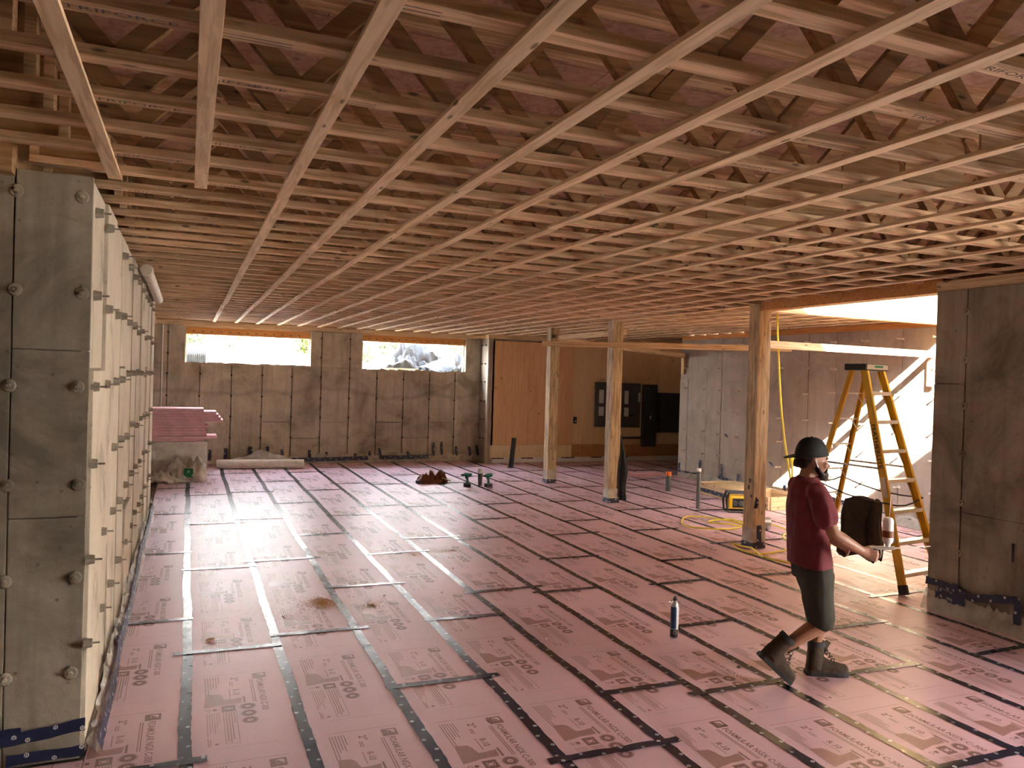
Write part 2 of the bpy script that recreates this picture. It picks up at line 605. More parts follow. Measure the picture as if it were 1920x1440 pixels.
def text_faces(body, size=1.0):
    """flat triangulated lettering, left-bottom at the origin, as (verts, faces, width)"""
    if body in TEXTS:
        return TEXTS[body]
    cu = bpy.data.curves.new('txt', 'FONT')
    cu.body = body
    cu.size = 1.0
    cu.resolution_u = 2
    cu.offset = 0.018 if body[:3] in ('FOA', 'FEA', '2"', 'R-1') else 0.0
    ob = bpy.data.objects.new('txt', cu)
    COL.objects.link(ob)
    dg = bpy.context.evaluated_depsgraph_get()
    me = bpy.data.meshes.new_from_object(ob.evaluated_get(dg))
    vs_ = [tuple(v.co) for v in me.vertices]
    fs = [tuple(p.vertices) for p in me.polygons]
    bpy.data.objects.remove(ob)
    bpy.data.curves.remove(cu)
    bpy.data.meshes.remove(me)
    x0 = min(v[0] for v in vs_)
    x1 = max(v[0] for v in vs_)
    y0 = min(v[1] for v in vs_)
    y1 = max(v[1] for v in vs_)
    vs_ = [((v[0] - x0) / (x1 - x0), (v[1] - y0) / (y1 - y0)) for v in vs_]
    TEXTS[body] = (vs_, fs)
    return TEXTS[body]


def add_text(mb, body, o, ex, ey):
    """lettering stretched to fill the parallelogram o, ex (reading direction), ey (up)"""
    vs_, fs = text_faces(body)
    n = len(mb.v)
    o, ex, ey = V(o), V(ex), V(ey)
    mb.v += [o + ex * a + ey * b for a, b in vs_]
    mb.f += [tuple(n + i for i in f) for f in fs]

# ================================================================== the setting
TRUSS_BOT = 2.985          # underside of the floor trusses
DECK = 3.345               # underside of the subfloor sheets
WALL_TOP = 2.885
XL, XB, XR = -0.46, 6.27, 9.70        # left wall face, near right wall face, right wall face
YB, YP = 17.40, 16.90                 # back wall face, plywood wall face
REC_X, REC_Y = -2.1, 11.85            # recess behind the left wall
OPEN = (6.52, 9.70, 4.85, 7.55)       # opening in the floor above (x0,x1,y0,y1)

# ------------------------------------------------------------------ floor
floor = MB().box(-5, 12.6, -4, 17.7, -0.25, -0.05).build('floor', M['conc'])
tag(floor, kind='structure')
SEAM0, BW, BL = 0.035, 0.61, 2.44
ROW_OFF = {-1: 1.79, 0: 0.98, 1: 1.18, 2: 2.39, 3: 1.19, 4: 1.88, 5: 1.69, 6: 0.45, 7: 1.64, 8: 0.03, 9: 1.63, 10: 0.66}


def print_elements(mb_ink, mb_tint, z):
    """one block of the maker's print; u runs along the board away from its far end, v across"""
    def R(mb, u0, u1, v0, v1):
        mb.quad((v0, -u0, z), (v0, -u1, z), (v1, -u1, z), (v1, -u0, z))

    def T(body, u0, u1, v0, v1):
        add_text(mb_ink, body, (v0, -u0, z), (0, -(u1 - u0), 0), (v1 - v0, 0, 0))

    def ringd(mb, u, v, ro, ri, n=20):
        for j in range(n):
            a, b = 2 * PI * j / n, 2 * PI * (j + 1) / n
            P = lambda r, t: (v + r * math.cos(t), -(u + r * math.sin(t)), z)
            if ri > 0:
                mb.quad(P(ri, b), P(ri, a), P(ro, a), P(ro, b))
            else:
                k = len(mb.v)
                mb.v += [V((v, -u, z)), V(P(ro, a)), V(P(ro, b))]
                mb.f.append((k, k + 2, k + 1))
    T('FOAMULAR NGX C-300', 0.10, 0.60, 0.413, 0.453)
    # logo block: square with a house mark
    R(mb_ink, 0.0, 0.085, 0.395, 0.425)
    R(mb_ink, 0.055, 0.085, 0.425, 0.478)
    R(mb_ink, 0.0, 0.012, 0.425, 0.478)
    R(mb_ink, 0.012, 0.055, 0.466, 0.478)
    k = len(mb_ink.v)
    mb_ink.v += [V((0.428, -0.016, z)), V((0.428, -0.052, z)), V((0.462, -0.052, z))]
    mb_ink.f.append((k, k + 1, k + 2))
    R(mb_ink, 0.10, 0.46, 0.386, 0.391)
    R(mb_tint, 0.10, 0.46, 0.372, 0.379)
    R(mb_ink, -0.035, -0.032, 0.10, 0.50)
    T('2"', 0.035, 0.095, 0.262, 0.306)
    for q in range(2):
        R(mb_ink, 0.105, 0.17, 0.252 + q * 0.012, 0.257 + q * 0.012)
    T('R-10', 0.235, 0.325, 0.264, 0.304)
    R(mb_ink, 0.225, 0.36, 0.245, 0.249)
    for q, e in enumerate((0.28, 0.29, 0.20, 0.17, 0.19, 0.12)):
        R(mb_ink, 0.0, e, 0.108 + q * 0.0155, 0.1125 + q * 0.0155)
    # curve of the load chart
    pts = [(0.275, 0.11), (0.280, 0.15), (0.286, 0.18), (0.315, 0.197), (0.35, 0.203), (0.385, 0.212), (0.385, 0.25), (0.378, 0.285), (0.375, 0.312), (0.447, 0.305), (0.45, 0.25), (0.45, 0.205), (0.463, 0.15), (0.475, 0.095)]
    k = len(mb_tint.v)
    top = pts[:9]
    bot = [pts[13], (0.47, 0.12), (0.463, 0.15), (0.458, 0.175), (0.453, 0.19), (0.45, 0.205), (0.45, 0.25), (0.449, 0.28), (0.447, 0.305)]
    for (a, b), (c, d) in zip(zip(top, bot), zip(top[1:], bot[1:])):
        mb_tint.quad((a[1], -a[0], z), (b[1], -b[0], z), (d[1], -d[0], z), (c[1], -c[0], z))
    R(mb_ink, 0.36, 0.455, 0.318, 0.330)
    for q, u in enumerate((0.515, 0.613, 0.711)):
        ringd(mb_ink, u, 0.338, 0.046, 0.0435, 24)
        ringd(mb_ink, u, 0.338, 0.040, 0.016, 24)
        R(mb_ink, u - 0.004, u + 0.004, 0.332, 0.348)
    # leaf panel
    R(mb_ink, 0.475, 0.482, 0.192, 0.268)
    R(mb_ink, 0.553, 0.56, 0.192, 0.268)
    R(mb_ink, 0.482, 0.553, 0.192, 0.208)
    R(mb_ink, 0.482, 0.553, 0.252, 0.268)
    ringd(mb_ink, 0.518, 0.23, 0.020, 0.014, 14)
    R(mb_ink, 0.482, 0.50, 0.208, 0.252)
    R(mb_ink, 0.536, 0.553, 0.208, 0.252)
    R(mb_ink, 0.56, 0.98, 0.197, 0.200)
    R(mb_ink, 0.56, 0.98, 0.268, 0.271)
    R(mb_ink, 0.977, 0.98, 0.20, 0.268)
    for q, e in enumerate((0.95, 0.965, 0.93, 0.72)):
        R(mb_tint, 0.572, e, 0.210 + q * 0.0145, 0.217 + q * 0.0145)
    for q, e in enumerate((0.86, 0.83, 0.80, 0.84, 0.75, 0.70)):
        R(mb_tint, 0.565, e, 0.108 + q * 0.013, 0.1125 + q * 0.013)
    ringd(mb_ink, 0.515, 0.118, 0.014, 0.010, 12)
    R(mb_ink, 0.503, 0.527, 0.142, 0.165)
    R(mb_ink, 0.88, 0.985, 0.108, 0.112)
    R(mb_tint, 0.90, 0.985, 0.118, 0.124)
    ringd(mb_ink, 0.965, 0.152, 0.011, 0.0, 8)
    R(mb_ink, 1.02, 1.022, 0.15, 0.46)


PRINT = {}


def print_mesh(phase, L, x0, x1):
    """print of a whole board, cut where the board is cut; origin at the board's far corner"""
    key = (round(phase, 2), round(L, 3), round(x0, 3), round(x1, 3))
    if key in PRINT:
        return PRINT[key]
    bms = []
    for which in (0, 1):
        bm = bmesh.new()
        for n in range(-1, 3):
            s = phase + n * 1.22
            if s + 1.03 < 0 or s > L:
                continue
            a, b = MB(), MB()
            print_elements(a, b, 0.0)
            mb = (a, b)[which]
            vv = [bm.verts.new((p.x, p.y - s, p.z)) for p in mb.v]
            for f in mb.f:
                try:
                    bm.faces.new([vv[i] for i in f])
                except ValueError:
                    pass
        for co, no in (((0, -0.012, 0), (0, 1, 0)), ((0, -L + 0.012, 0), (0, -1, 0)), ((x0 + 0.01, 0, 0), (-1, 0, 0)), ((x1 - 0.01, 0, 0), (1, 0, 0))):
            bmesh.ops.bisect_plane(bm, geom=bm.verts[:] + bm.edges[:] + bm.faces[:], plane_co=co, plane_no=no, clear_outer=True)
        bms.append(bm)
    me = bpy.data.meshes.new('print')
    vs_, fs, mi = [], [], []
    for which, bm in enumerate(bms):
        n = len(vs_)
        bm.verts.index_update()
        vs_ += [tuple(v.co) for v in bm.verts]
        for f in bm.faces:
            idx = [n + v.index for v in f.verts]
            if f.normal.z < 0:
                idx.reverse()
            fs.append(idx)
            mi.append(which)
        bm.free()
    me.from_pydata(vs_, [], fs)
    me.materials.append(M['ink'])
    me.materials.append(M['ink_tint'])
    me.polygons.foreach_set('material_index', mi)
    me.update()
    PRINT[key] = me
    return me


BOARD = {}


def foam_board(x0, x1, y0, y1, phase, xs):
    L = y1 - y0
    key = (round(x1 - x0, 3), round(L, 3))
    if key not in BOARD:
        BOARD[key] = MB().box(0.0015, x1 - x0 - 0.0015, -L + 0.0015, -0.0015, -0.05, 0).mesh('foam_board', (0, 0, 0), M['foam'], False, 0.002)
    b = inst('foam_board', BOARD[key], floor, (x0, y1, 0))
    pr = print_mesh(phase, L, x0 - xs, x1 - xs)
    if len(pr.polygons):
        p = bpy.data.objects.new('print', pr)
        COL.objects.link(p)
        p.parent = b
        p.location = (xs - x0, 0, 0.0006)
    return b


JOINT_TAPE = []
for row, front in [(r, False) for r in range(-4, 20)] + [(r, True) for r in range(-6, 0)]:
    xs = SEAM0 + row * BW
    x0, x1 = xs, xs + BW
    ymin, ymax = 0.9, YB - 0.02
    if front:                       # the strip of floor before the end of the left wall
        ymax = 4.43
        if row == -1:
            x1 = XL + 0.018
    if row == -1 and not front:
        x0 = XL + 0.02
    if row < -1 and not front:
        x0 = max(xs, REC_X + 0.01)
        ymin = REC_Y + 0.02
    if x1 > 6.5:
        ymax = YP - 0.02
    if x0 > 6.7:
        ymin = 5.1
    if row == 15:
        x1 = XR - 0.005
    if x0 > 9.7:
        ymin = 14.02
        x1 = min(x1, 12.1)
    off = ROW_OFF.get(row, random.Random(row * 7 + 3).random() * BL)
    n = math.floor((ymin - off) / BL)
    ph = 0.56 + random.Random(row + 50).choice((0.0, 0.0, 0.04, -0.05))
    while True:
        a, b = off + n * BL, off + (n + 1) * BL
        n += 1
        if a > ymax - 0.03:
            break
        if b < ymin + 0.05:
            continue
        # phase counts from the far end of the uncut board
        ya, yb = max(a, ymin), min(b, ymax)
        foam_board(x0, x1, ya, yb, ph - (b - yb), xs)
        if a > ymin:
            JOINT_TAPE.append((row, x0, x1, a))
for k in range(-1, 20):
    xs = SEAM0 + k * BW
    if k == -1:
        y0, y1 = REC_Y + 0.1, YB - 0.1
    elif xs > 9.75:
        y0, y1 = 14.05, YP - 0.03
        if xs > 12:
            continue
    else:
        y0, y1 = (0.9 if xs < 6.2 else 5.15), (YB if xs < 6.4 else YP) - 0.03
    rs = random.Random(k + 5)
    kk = int((y1 - y0) / 0.6)
    pts = [(xs + rs.uniform(-0.009, 0.009), y0 + (y1 - y0) * i / kk, 0.0012) for i in range(kk + 1)]
    t = MB().ribbon(pts, (1, 0, 0), 0.066, 0.0035, (0, 0, 0.0025), 0.05, rs.random()).build('seam_tape', M['tape'], floor, smooth='all')
for row, x0, x1, y in JOINT_TAPE:
    if y > 17 or (x0 > 6.7 and y < 5.2):
        continue
    rs = random.Random(row * 31 + int(y * 10))
    e0, e1 = rs.choice((0.03, 0.05, 0.09)), rs.choice((0.03, 0.05, 0.10))
    if row == -1:
        e0 = -0.02
    dy = rs.uniform(-0.012, 0.012)
    MB().ribbon([(x0 - e0, y - dy, 0.0045), (x1 + e1, y + dy, 0.0045)], (0, 1, 0), 0.062, 0.004, (0, 0, 0.002), 0.045, rs.random()).build('joint_tape', M['tape'], floor, smooth='all')

# ------------------------------------------------------------------ ceiling: deck, trusses, strapping
ceiling = MB()
for x0, x1, y0, y1 in ((-5, OPEN[0], -4, 17.7), (OPEN[1], 12.6, -4, 17.7), (OPEN[0], OPEN[1], -4, OPEN[2]), (OPEN[0], OPEN[1], OPEN[3] + 0.1, 17.7)):
    ceiling.box(x0, x1, y0, y1, DECK + 0.022, DECK + 0.10)
ceiling = tag(ceiling.build('ceiling', M['subfloor']), kind='structure')
MB().box(-2.4, 12.5, 17.37, 17.42, TRUSS_BOT - 0.012, DECK + 0.02).build('rim_board', M['osb'], ceiling)
MB().box(6.45, 6.50, -4.1, 5.2, WALL_TOP + 0.03, DECK + 0.03).build('rim_board', M['osb'], ceiling)
MB().box(-0.86, -0.80, 4.36, 11.85, 2.9, DECK + 0.03).build('rim_board', M['osb'], ceiling)
MB().box(9.89, 9.93, 7.7, 14.0, TRUSS_BOT, DECK + 0.02).build('rim_board', M['osb'], ceiling)
MB().box(-2.45, -2.41, 11.6, 17.4, 2.8, DECK + 0.02).build('rim_board', M['osb'], ceiling)
sheet_full = MB().box(0.002, 2.438, 0.002, 1.218, 0, 0.02).mesh('subfloor_sheet', (0, 0, 0), M['subfloor'])
SHEETS = {}
j = 0
y = 0.6
while y < 17.4:
    x = -3.2 - (1.22 if j % 2 else 0)
    while x < 12:
        xa, xb, ya, yb = max(x, -3.5), min(x + 2.44, 12.5), y, min(y + 1.22, 17.6)
        clear = (xb <= OPEN[0] or xa >= OPEN[1] or yb <= OPEN[2] or ya >= OPEN[3] + 0.1)
        if not clear:
            if xa < OPEN[0]:
                xb = OPEN[0]
            else:
                xb = xa
        if xb - xa > 0.1:
            key = (round(xb - xa, 3), round(yb - ya, 3))
            if key not in SHEETS:
                SHEETS[key] = MB().box(0.002, xb - xa - 0.002, 0.002, yb - ya - 0.002, 0, 0.02).mesh('subfloor_sheet', (0, 0, 0), M['subfloor'])
            inst('subfloor_sheet', SHEETS[key], ceiling, (xa, ya, DECK))
        x += 2.44
    y += 1.22
    j += 1

CW, CH = 0.078, 0.037
TOPZ = DECK - CH / 2
BOTZ = TRUSS_BOT + CH / 2
WEB_IN = 0.30


def web_bar(mb, x, s):
    """one diagonal from the bottom node x to the top at x + s*WEB_IN"""
    p0, p1 = V((x + s * 0.022, 0, BOTZ + 0.012)), V((x + s * WEB_IN, 0, TOPZ - 0.012))
    d = (p1 - p0)
    mb.bar(p0, p1, 0.038, 0.064, (0, 0, 1)) if abs(d.normalized().z) < 0.98 else None
    return mb


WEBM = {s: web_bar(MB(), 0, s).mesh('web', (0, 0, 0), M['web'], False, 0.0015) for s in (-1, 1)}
TX = {}


def chord_mesh(x0, x1):
    key = (x0, x1)
    if key not in TX:
        TX[key] = MB().box(x0, x1, -CW / 2, CW / 2, -CH / 2, CH / 2).mesh('chord', (0, 0, 0), M['truss'], False, 0.003)
    return TX[key]


PANELM = {}


def osb_panel(parent, xa, xb, y, name='web_panel'):
    key = (round(xa, 2), round(xb, 2))
    if key not in PANELM:
        PANELM[key] = MB().box(xa, xb, -0.006, 0.006, TRUSS_BOT + CH, DECK - CH).mesh(name, (0, 0, 0), M['osb'])
    return inst(name, PANELM[key], parent, (0, y, 0))


def stud(parent, x, y):
    key = ('stud',)
    if key not in PANELM:
        PANELM[key] = MB().box(-0.019, 0.019, -CW / 2, CW / 2, TRUSS_BOT + CH, DECK - CH).mesh('end_stud', (0, 0, 0), M['truss'])
    return inst('end_stud', PANELM[key], parent, (x, y, 0))


stamp = MB()
add_text(stamp, 'TRIFORCE', (0, -0.014, 0), (0.30, 0, 0), (0, 0.026, 0))
for i in range(2):
    stamp.quad((0.36, -0.018 + i * 0.022, 0), (0.62, -0.018 + i * 0.022, 0), (0.62, -0.013 + i * 0.022, 0), (0.36, -0.013 + i * 0.022, 0))
stamp_me = stamp.mesh('stamp', (0, 0, 0), M['ink_stamp'])

for k in range(-5, 37):
    y = 2.485 + 0.406 * k
    if y > 17.3:
        break
    x0 = -3.0 if y < 4.3 else -0.75
    if y > REC_Y:
        x0 = -2.3
    x1 = 6.34 if 5.1 < y < 7.72 else 6.50
    tr = thing('floor_truss', (0, y, 0), None, None)
    tr.parent = ceiling
    tr.location = (0, y, 0)
    inst('bottom_chord', chord_mesh(x0, x1), tr, (0, y, BOTZ))
    inst('top_chord', chord_mesh(x0, x1), tr, (0, y, TOPZ))
    xa = -0.42 if y > 4.3 else -0.55
    osb_panel(tr, xa - 0.5 if y < 4.3 else x0, xa, y)
    stud(tr, xa, y)
    stud(tr, (xa - 0.5) if y < 4.3 else x0 + 0.02, y)
    osb_panel(tr, 3.30, 3.72, y)
    osb_panel(tr, x1 - 0.32, x1, y)
    nodes = [(xa + 0.30 + 0.595 * i) for i in range(6)] + [3.72 + 0.30 + 0.595 * i for i in range(4)]
    if y < 4.3:
        nodes = [-2.6, -2.0, -1.45] + nodes
    if -3 <= k <= 17:
        for xn in nodes:
            for s in (-1, 1):
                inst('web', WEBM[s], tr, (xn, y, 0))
    else:
        mb = MB()
        for xn in nodes:
            for s in (-1, 1):
                web_bar(mb, xn, s)
        key = ('webs', x0)
        if key not in PANELM:
            PANELM[key] = mb.mesh('webs', (0, 0, 0), M['web'])
        inst('webs', PANELM[key], tr, (0, y, 0))['kind'] = 'stuff'
    if y > 7.75:                       # second bay, beyond the posts
        inst('bottom_chord', chord_mesh(6.62, 9.88 if y < 14 else 12.3), tr, (0, y, BOTZ))
        inst('top_chord', chord_mesh(6.62, 9.88 if y < 14 else 12.3), tr, (0, y, TOPZ))
        key = 'webs2'
        if key not in PANELM:
            mb = MB()
            for i in range(5):
                for s in (-1, 1):
                    web_bar(mb, 6.95 + 0.6 * i, s)
            PANELM[key] = mb.mesh('webs', (0, 0, 0), M['web'])
        inst('webs', PANELM[key], tr, (0, y, 0))['kind'] = 'stuff'
    if -3 <= k <= 6:
        for q, xq in enumerate((0.0 if k % 2 else -0.35, 2.0 + 0.2 * (k % 3))):
            st = inst('stamp', stamp_me, tr, (xq, y, TRUSS_BOT - 0.0008), (PI, 0, 0))

SX0, SS = -0.390, 0.4273
SPL = [0.3, 4.60, 8.35, 12.6, 17.33]
for k in range(-5, 24):
    x = SX0 + SS * k
    for q in range(4):
        ya, yb = SPL[q], SPL[q + 1]
        if k <= 1 and q > 0:
            continue
        if k <= -1 and q == 0:
            yb = 3.5
        if x > 6.3:
            ya = max(ya, 7.72)
            if yb <= ya + 0.1:
                continue
        if x > 9.6:
            continue
        rs = random.Random(k * 11 + q)
        e = rs.uniform(-0.25, 0.25) if (q < 3 and q > 0) else (-0.02 if k <= 1 else 0.02)
        dx = rs.uniform(-0.012, 0.012)
        zz = TRUSS_BOT - 0.0095
        lumber('strapping', (x + dx, ya + (0 if q == 0 else rs.uniform(0, 0.03)), zz), (x + dx + rs.uniform(-0.008, 0.008), yb + (e if q == 0 else -0.004), zz), 0.064, 0.019, M['strap'], ceiling)

# ------------------------------------------------------------------ walls
TIE_Z = (0.14, 0.56, 1.00, 1.43, 1.88, 2.30, 2.73)
tie_dark = MB().lathe([(0.022, 0), (0.022, 0.006), (0.012, 0.008), (0.010, 0.04)], n=8, axis=(0, -1, 0)).mesh('form_tie', (0, 0, 0), M['rust'])
tie_front = MB().lathe([(0.034, 0), (0.028, 0.006), (0.012, 0.009), (0.009, 0.022)], n=10, axis=(0, -1, 0)).mesh('form_tie', (0, 0, 0), M['conc'])
tie_rod = MB().lathe([(0.024, 0), (0.022, 0.008), (0.010, 0.012), (0.010, 0.10), (0.016, 0.102), (0.016, 0.118)], n=8, axis=(-1, 0, 0)).mesh('form_tie', (0, 0, 0), M['tie_pale'])
_b = MB()
_b.lathe([(0.028, 0), (0.022, 0.038), (0.005, 0.040), (0.005, 0.072)], n=10, axis=(1, 0, 0))
tie_cone = _b.mesh('form_tie', (0, 0, 0), M['tie_grey'])
PANELS = {}


def panel_y(parent, mat, x0, x1, z0, z1, y, d, g=0.003):
    """a concrete form-panel face looking towards -Y"""
    MB().box(x0 + g, x1 - g, y - d, y + (0.06 if g > 0.007 else 0.03), z0 + (g if z0 > 0.01 else 0), z1 - g).build('concrete_panel', mat, parent, bevel=0.003)


def panel_x(parent, mat, y0, y1, z0, z1, x, d, sgn, g=0.005):
    a, b = x + sgn * d, x - sgn * 0.03
    MB().box(min(a, b), max(a, b), y0 + g, y1 - g, z0 + (g if z0 > 0.01 else 0), z1 - g).build('concrete_panel', mat, parent, bevel=0.003)


rp = random.Random(4)
# left wall (its end faces the camera, its long side faces the room)
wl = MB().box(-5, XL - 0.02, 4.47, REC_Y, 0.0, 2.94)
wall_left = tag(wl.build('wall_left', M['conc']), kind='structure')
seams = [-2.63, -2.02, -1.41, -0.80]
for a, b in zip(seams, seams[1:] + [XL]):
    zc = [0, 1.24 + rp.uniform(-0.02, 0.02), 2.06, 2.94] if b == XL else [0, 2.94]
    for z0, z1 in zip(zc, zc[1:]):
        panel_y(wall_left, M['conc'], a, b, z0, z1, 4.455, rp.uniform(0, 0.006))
for xx in (-0.80, -0.505):
    for z in (0.44, 0.92, 1.39, 1.88, 2.35, 2.83):
        inst('form_tie', tie_front, wall_left, (xx + rp.uniform(-0.01, 0.01), 4.45, z), (0, rp.uniform(0, 3), 0))
ys = [4.452] + [4.50 + 0.605 * i + rp.uniform(-0.03, 0.03) for i in range(13)]
ys = [q for q in ys if q < REC_Y - 0.1] + [REC_Y]
for i, (a, b) in enumerate(zip(ys, ys[1:])):
    cuts = [0, 2.94]
    if i % 3 == 1:
        cuts = [0, 1.98 + rp.uniform(-0.03, 0.03), 2.94]
    elif i % 3 == 2:
        cuts = [0, 0.86, 2.94]
    for z0, z1 in zip(cuts, cuts[1:]):
        panel_x(wall_left, M['conc_lit'], a, b, z0, z1, XL - 0.012, rp.uniform(0.0, 0.034), 1, 0.007)
for yy in ys[1:-1]:
    for z in TIE_Z[1:]:
        if rp.random() < 0.95:
            inst('form_tie', tie_cone, wall_left, (XL + 0.004, yy + rp.uniform(-0.03, 0.03), z + rp.uniform(-0.03, 0.03) + 0.03))
# recess beyond the end of the left wall
wr = MB()
wr.box(REC_X - 0.25, REC_X, REC_Y, YB + 0.25, -0.05, WALL_TOP)
tag(wr.build('wall_recess', M['conc']), kind='structure')
tag(MB().box(REC_X, -0.62, REC_Y, YB, WALL_TOP - 0.05, TRUSS_BOT - 0.002).build('trim_1', M['osb']), kind='structure')

# back wall with two window openings
W1, W2 = (-0.065, 2.44, 2.125, 2.85), (3.59, 6.01, 2.10, 2.86)
bw = MB()
bw.box(REC_X - 0.2, 6.62, YB + 0.055, YB + 0.26, -0.05, 2.09)
for a, b in ((REC_X - 0.2, W1[0]), (W1[1], W2[0]), (W2[1], 6.62)):
    bw.box(a, b, YB + 0.055, YB + 0.26, 2.09, WALL_TOP)
wall_back = tag(bw.build('wall_back', M['conc_back']), kind='structure')
xs_ = [REC_X, -1.63, -1.01, -0.40, 0.22] + [0.22 + 0.6165 * i for i in range(1, 10)] + [6.40]
for i, (a, b) in enumerate(zip(xs_, xs_[1:])):
    zt = 2.09
    cuts = [0, zt] if i % 2 else [0, 0.90, zt]
    if i % 4 == 3:
        cuts = [0, 0.55, zt]
    for z0, z1 in zip(cuts, cuts[1:]):
        panel_y(wall_back, M['conc_back'], a, b, z0, z1, YB + 0.004, rp.uniform(0, 0.009), 0.011)
    for p, q in ((REC_X, W1[0]), (W1[1], W2[0]), (W2[1], 6.40)):
        x0, x1 = max(a, p), min(b, q)
        if x1 - x0 > 0.03:
            panel_y(wall_back, M['conc_back'], x0, x1, zt, WALL_TOP, YB + 0.004, rp.uniform(0, 0.009), 0.011)
for xx in xs_[3:-1]:
    for z in TIE_Z[1:]:
        if z > 2.0 and (W1[0] - 0.1 < xx < W1[1] + 0.1 or W2[0] - 0.1 < xx < W2[1] + 0.05):
            continue
        inst('form_tie', tie_dark, wall_back, (xx + rp.uniform(-0.008, 0.008), YB, z + rp.uniform(-0.01, 0.01)), (0, rp.uniform(0, 3), 0))
MB().box(REC_X, 6.62, YB - 0.0, YB + 0.25, WALL_TOP, TRUSS_BOT - 0.004).build('sill_plate', M['fresh'], wall_back)
MB().tube([(-0.50, YB - 0.02, 0.0), (-0.50, YB - 0.02, 2.88)], 0.014, 8).build('conduit', M['white'], wall_back)
for n, W in ((1, W1), (2, W2)):
    win = thing('window_%d' % n, (W[0], YB, W[2]), None, None)
    win['kind'] = 'structure'
    MB().box(W[0], W[1], YB + 0.05, YB + 0.16, W[3] - 0.145, W[3] + 0.03).build('header', M['lvl'], win)
    MB().box(W[0] - 0.03, W[1] + 0.03, YB - 0.005, YB + 0.22, W[3] + 0.0, W[3] + 0.033).build('head_plate', M['fresh'], win)
    hm = MB()
    for i in range(13):
        xx = W[0] + 0.12 + i * (W[1] - W[0] - 0.2) / 13
        hm.quad((xx, YB + 0.0485, W[3] - 0.08 - 0.01), (xx + 0.05, YB + 0.0485, W[3] - 0.08 - 0.016), (xx + 0.05, YB + 0.0485, W[3] - 0.08 + 0.002), (xx, YB + 0.0485, W[3] - 0.08 + 0.008))
    hm.build('stamp', M['ink_stamp'], win)
    s = MB()
    n_ = 24
    for i in range(n_):          # rough broken concrete sill
        xa, xb = W[0] + (W[1] - W[0]) * i / n_, W[0] + (W[1] - W[0]) * (i + 1) / n_
        s.box(xa, xb, YB + 0.01, YB + 0.25, W[2] - 0.05, W[2] + rp.uniform(-0.012, 0.012))
    s.build('sill', M['conc_back'], win)
    MB().box(W[0] + 0.0, W[0] + 0.02, YB + 0.1, YB + 0.2, W[2], W[3] - 0.14).build('jamb', M['whitesheet'], win)
    MB().box(W[1] - 0.02, W[1] + 0.0, YB + 0.1, YB + 0.2, W[2], W[3] - 0.14).build('jamb', M['whitesheet'], win)

# return and plywood wall of the service alcove
wt = MB().box(6.40, 6.56, YP + 0.0, YB + 0.02, -0.05, WALL_TOP)
wall_return = tag(wt.build('wall_return', M['conc_right']), kind='structure')
MB().box(6.385, 6.42, YP - 0.03, YP + 0.08, 0.0, WALL_TOP - 0.02).build('corner_form', M['conc_lit'], wall_return)
for z in TIE_Z[1:]:
    for yy in (17.05, 17.28):
        inst('form_tie', tie_dark, wall_return, (6.40, yy, z), (0, 0, -PI / 2))
wp = MB().box(6.56, 12.45, YP + 0.03, YP + 0.55, -0.05, WALL_TOP)
wall_plywood = tag(wp.build('wall_plywood', M['conc']), kind='structure')
for a, b, mt in ((6.51, 7.43, 'ply_orange'), (7.43, 8.62, 'ply_orange'), (8.62, 9.84, 'ply_pale'), (9.84, 11.06, 'ply_pale'), (11.06, 12.2, 'ply_pale')):
    MB().box(a + 0.002, b - 0.002, YP, YP + 0.03, 0.415, 2.84).build('plywood_sheet', M[mt], wall_plywood)
for a, b, mt in ((6.50, 8.62, 'ply_strip'), (8.62, 10.3, 'ply_brown'), (10.3, 12.2, 'ply_brown')):
    MB().box(a + 0.002, b - 0.002, YP - 0.004, YP + 0.03, 0.115, 0.41).build('plywood_strip', M[mt], wall_plywood)
MB().box(6.50, 12.2, YP + 0.004, YP + 0.03, 0.0, 0.112).build('base_strip', M['whitesheet'], wall_plywood)
for a, b in ((6.55, 6.85), (7.3, 7.6), (8.35, 8.7), (9.15, 9.45), (10.0, 10.2)):
    MB().ribbon([(a, YP + 0.001, 0.105), (b, YP + 0.001, 0.10)], (0, 0, 1), 0.03, 0.004, None, 0.06).build('tape', M['tape_wall'], wall_plywood)
MB().box(6.4, 12.3, YP + 0.02, YP + 0.2, WALL_TOP, TRUSS_BOT - 0.004).build('sill_plate', M['fresh'], wall_plywood)

# right wall (sunlit), runs away from the opening
wr_ = MB().box(XR + 0.02, XR + 0.26, 4.6, 14.02, -0.05, WALL_TOP)
wall_right = tag(wr_.build('wall_right', M['conc_right']), kind='structure')
yr = [4.7, 5.3, 5.95, 6.55, 7.2, 7.83, 8.43, 9.07, 9.70, 10.30, 10.90, 11.42, 12.04, 12.62, 13.09, 13.73, 14.02]
for i, (a, b) in enumerate(zip(yr, yr[1:])):
    cuts = [0, WALL_TOP]
    if i % 3 == 0:
        cuts = [0, 2.06, WALL_TOP]
    elif i % 3 == 1:
        cuts = [0, 1.22, WALL_TOP]
    for z0, z1 in zip(cuts, cuts[1:]):
        panel_x(wall_right, M['conc_right'], a, b, z0, z1, XR + 0.012, rp.uniform(0.002, 0.014), -1)
for yy in yr[3:-1]:
    for z in TIE_Z:
        if rp.random() < 0.92:
            inst('form_tie', tie_rod, wall_right, (XR + 0.005, yy + rp.uniform(-0.02, 0.02), z + rp.uniform(-0.02, 0.02)))
lumber('sill_plate', (XR + 0.09, 4.8, WALL_TOP + 0.045), (XR + 0.09, 14.0, WALL_TOP + 0.045), 0.18, 0.09, M['lvl'], wall_right)
MB().box(XR + 0.0, XR + 0.24, 4.7, 12.0, TRUSS_BOT - 0.01, 6.0).build('upper_wall', M['osb'], wall_right)  # unseen; raised to the added roof to help cut skylight

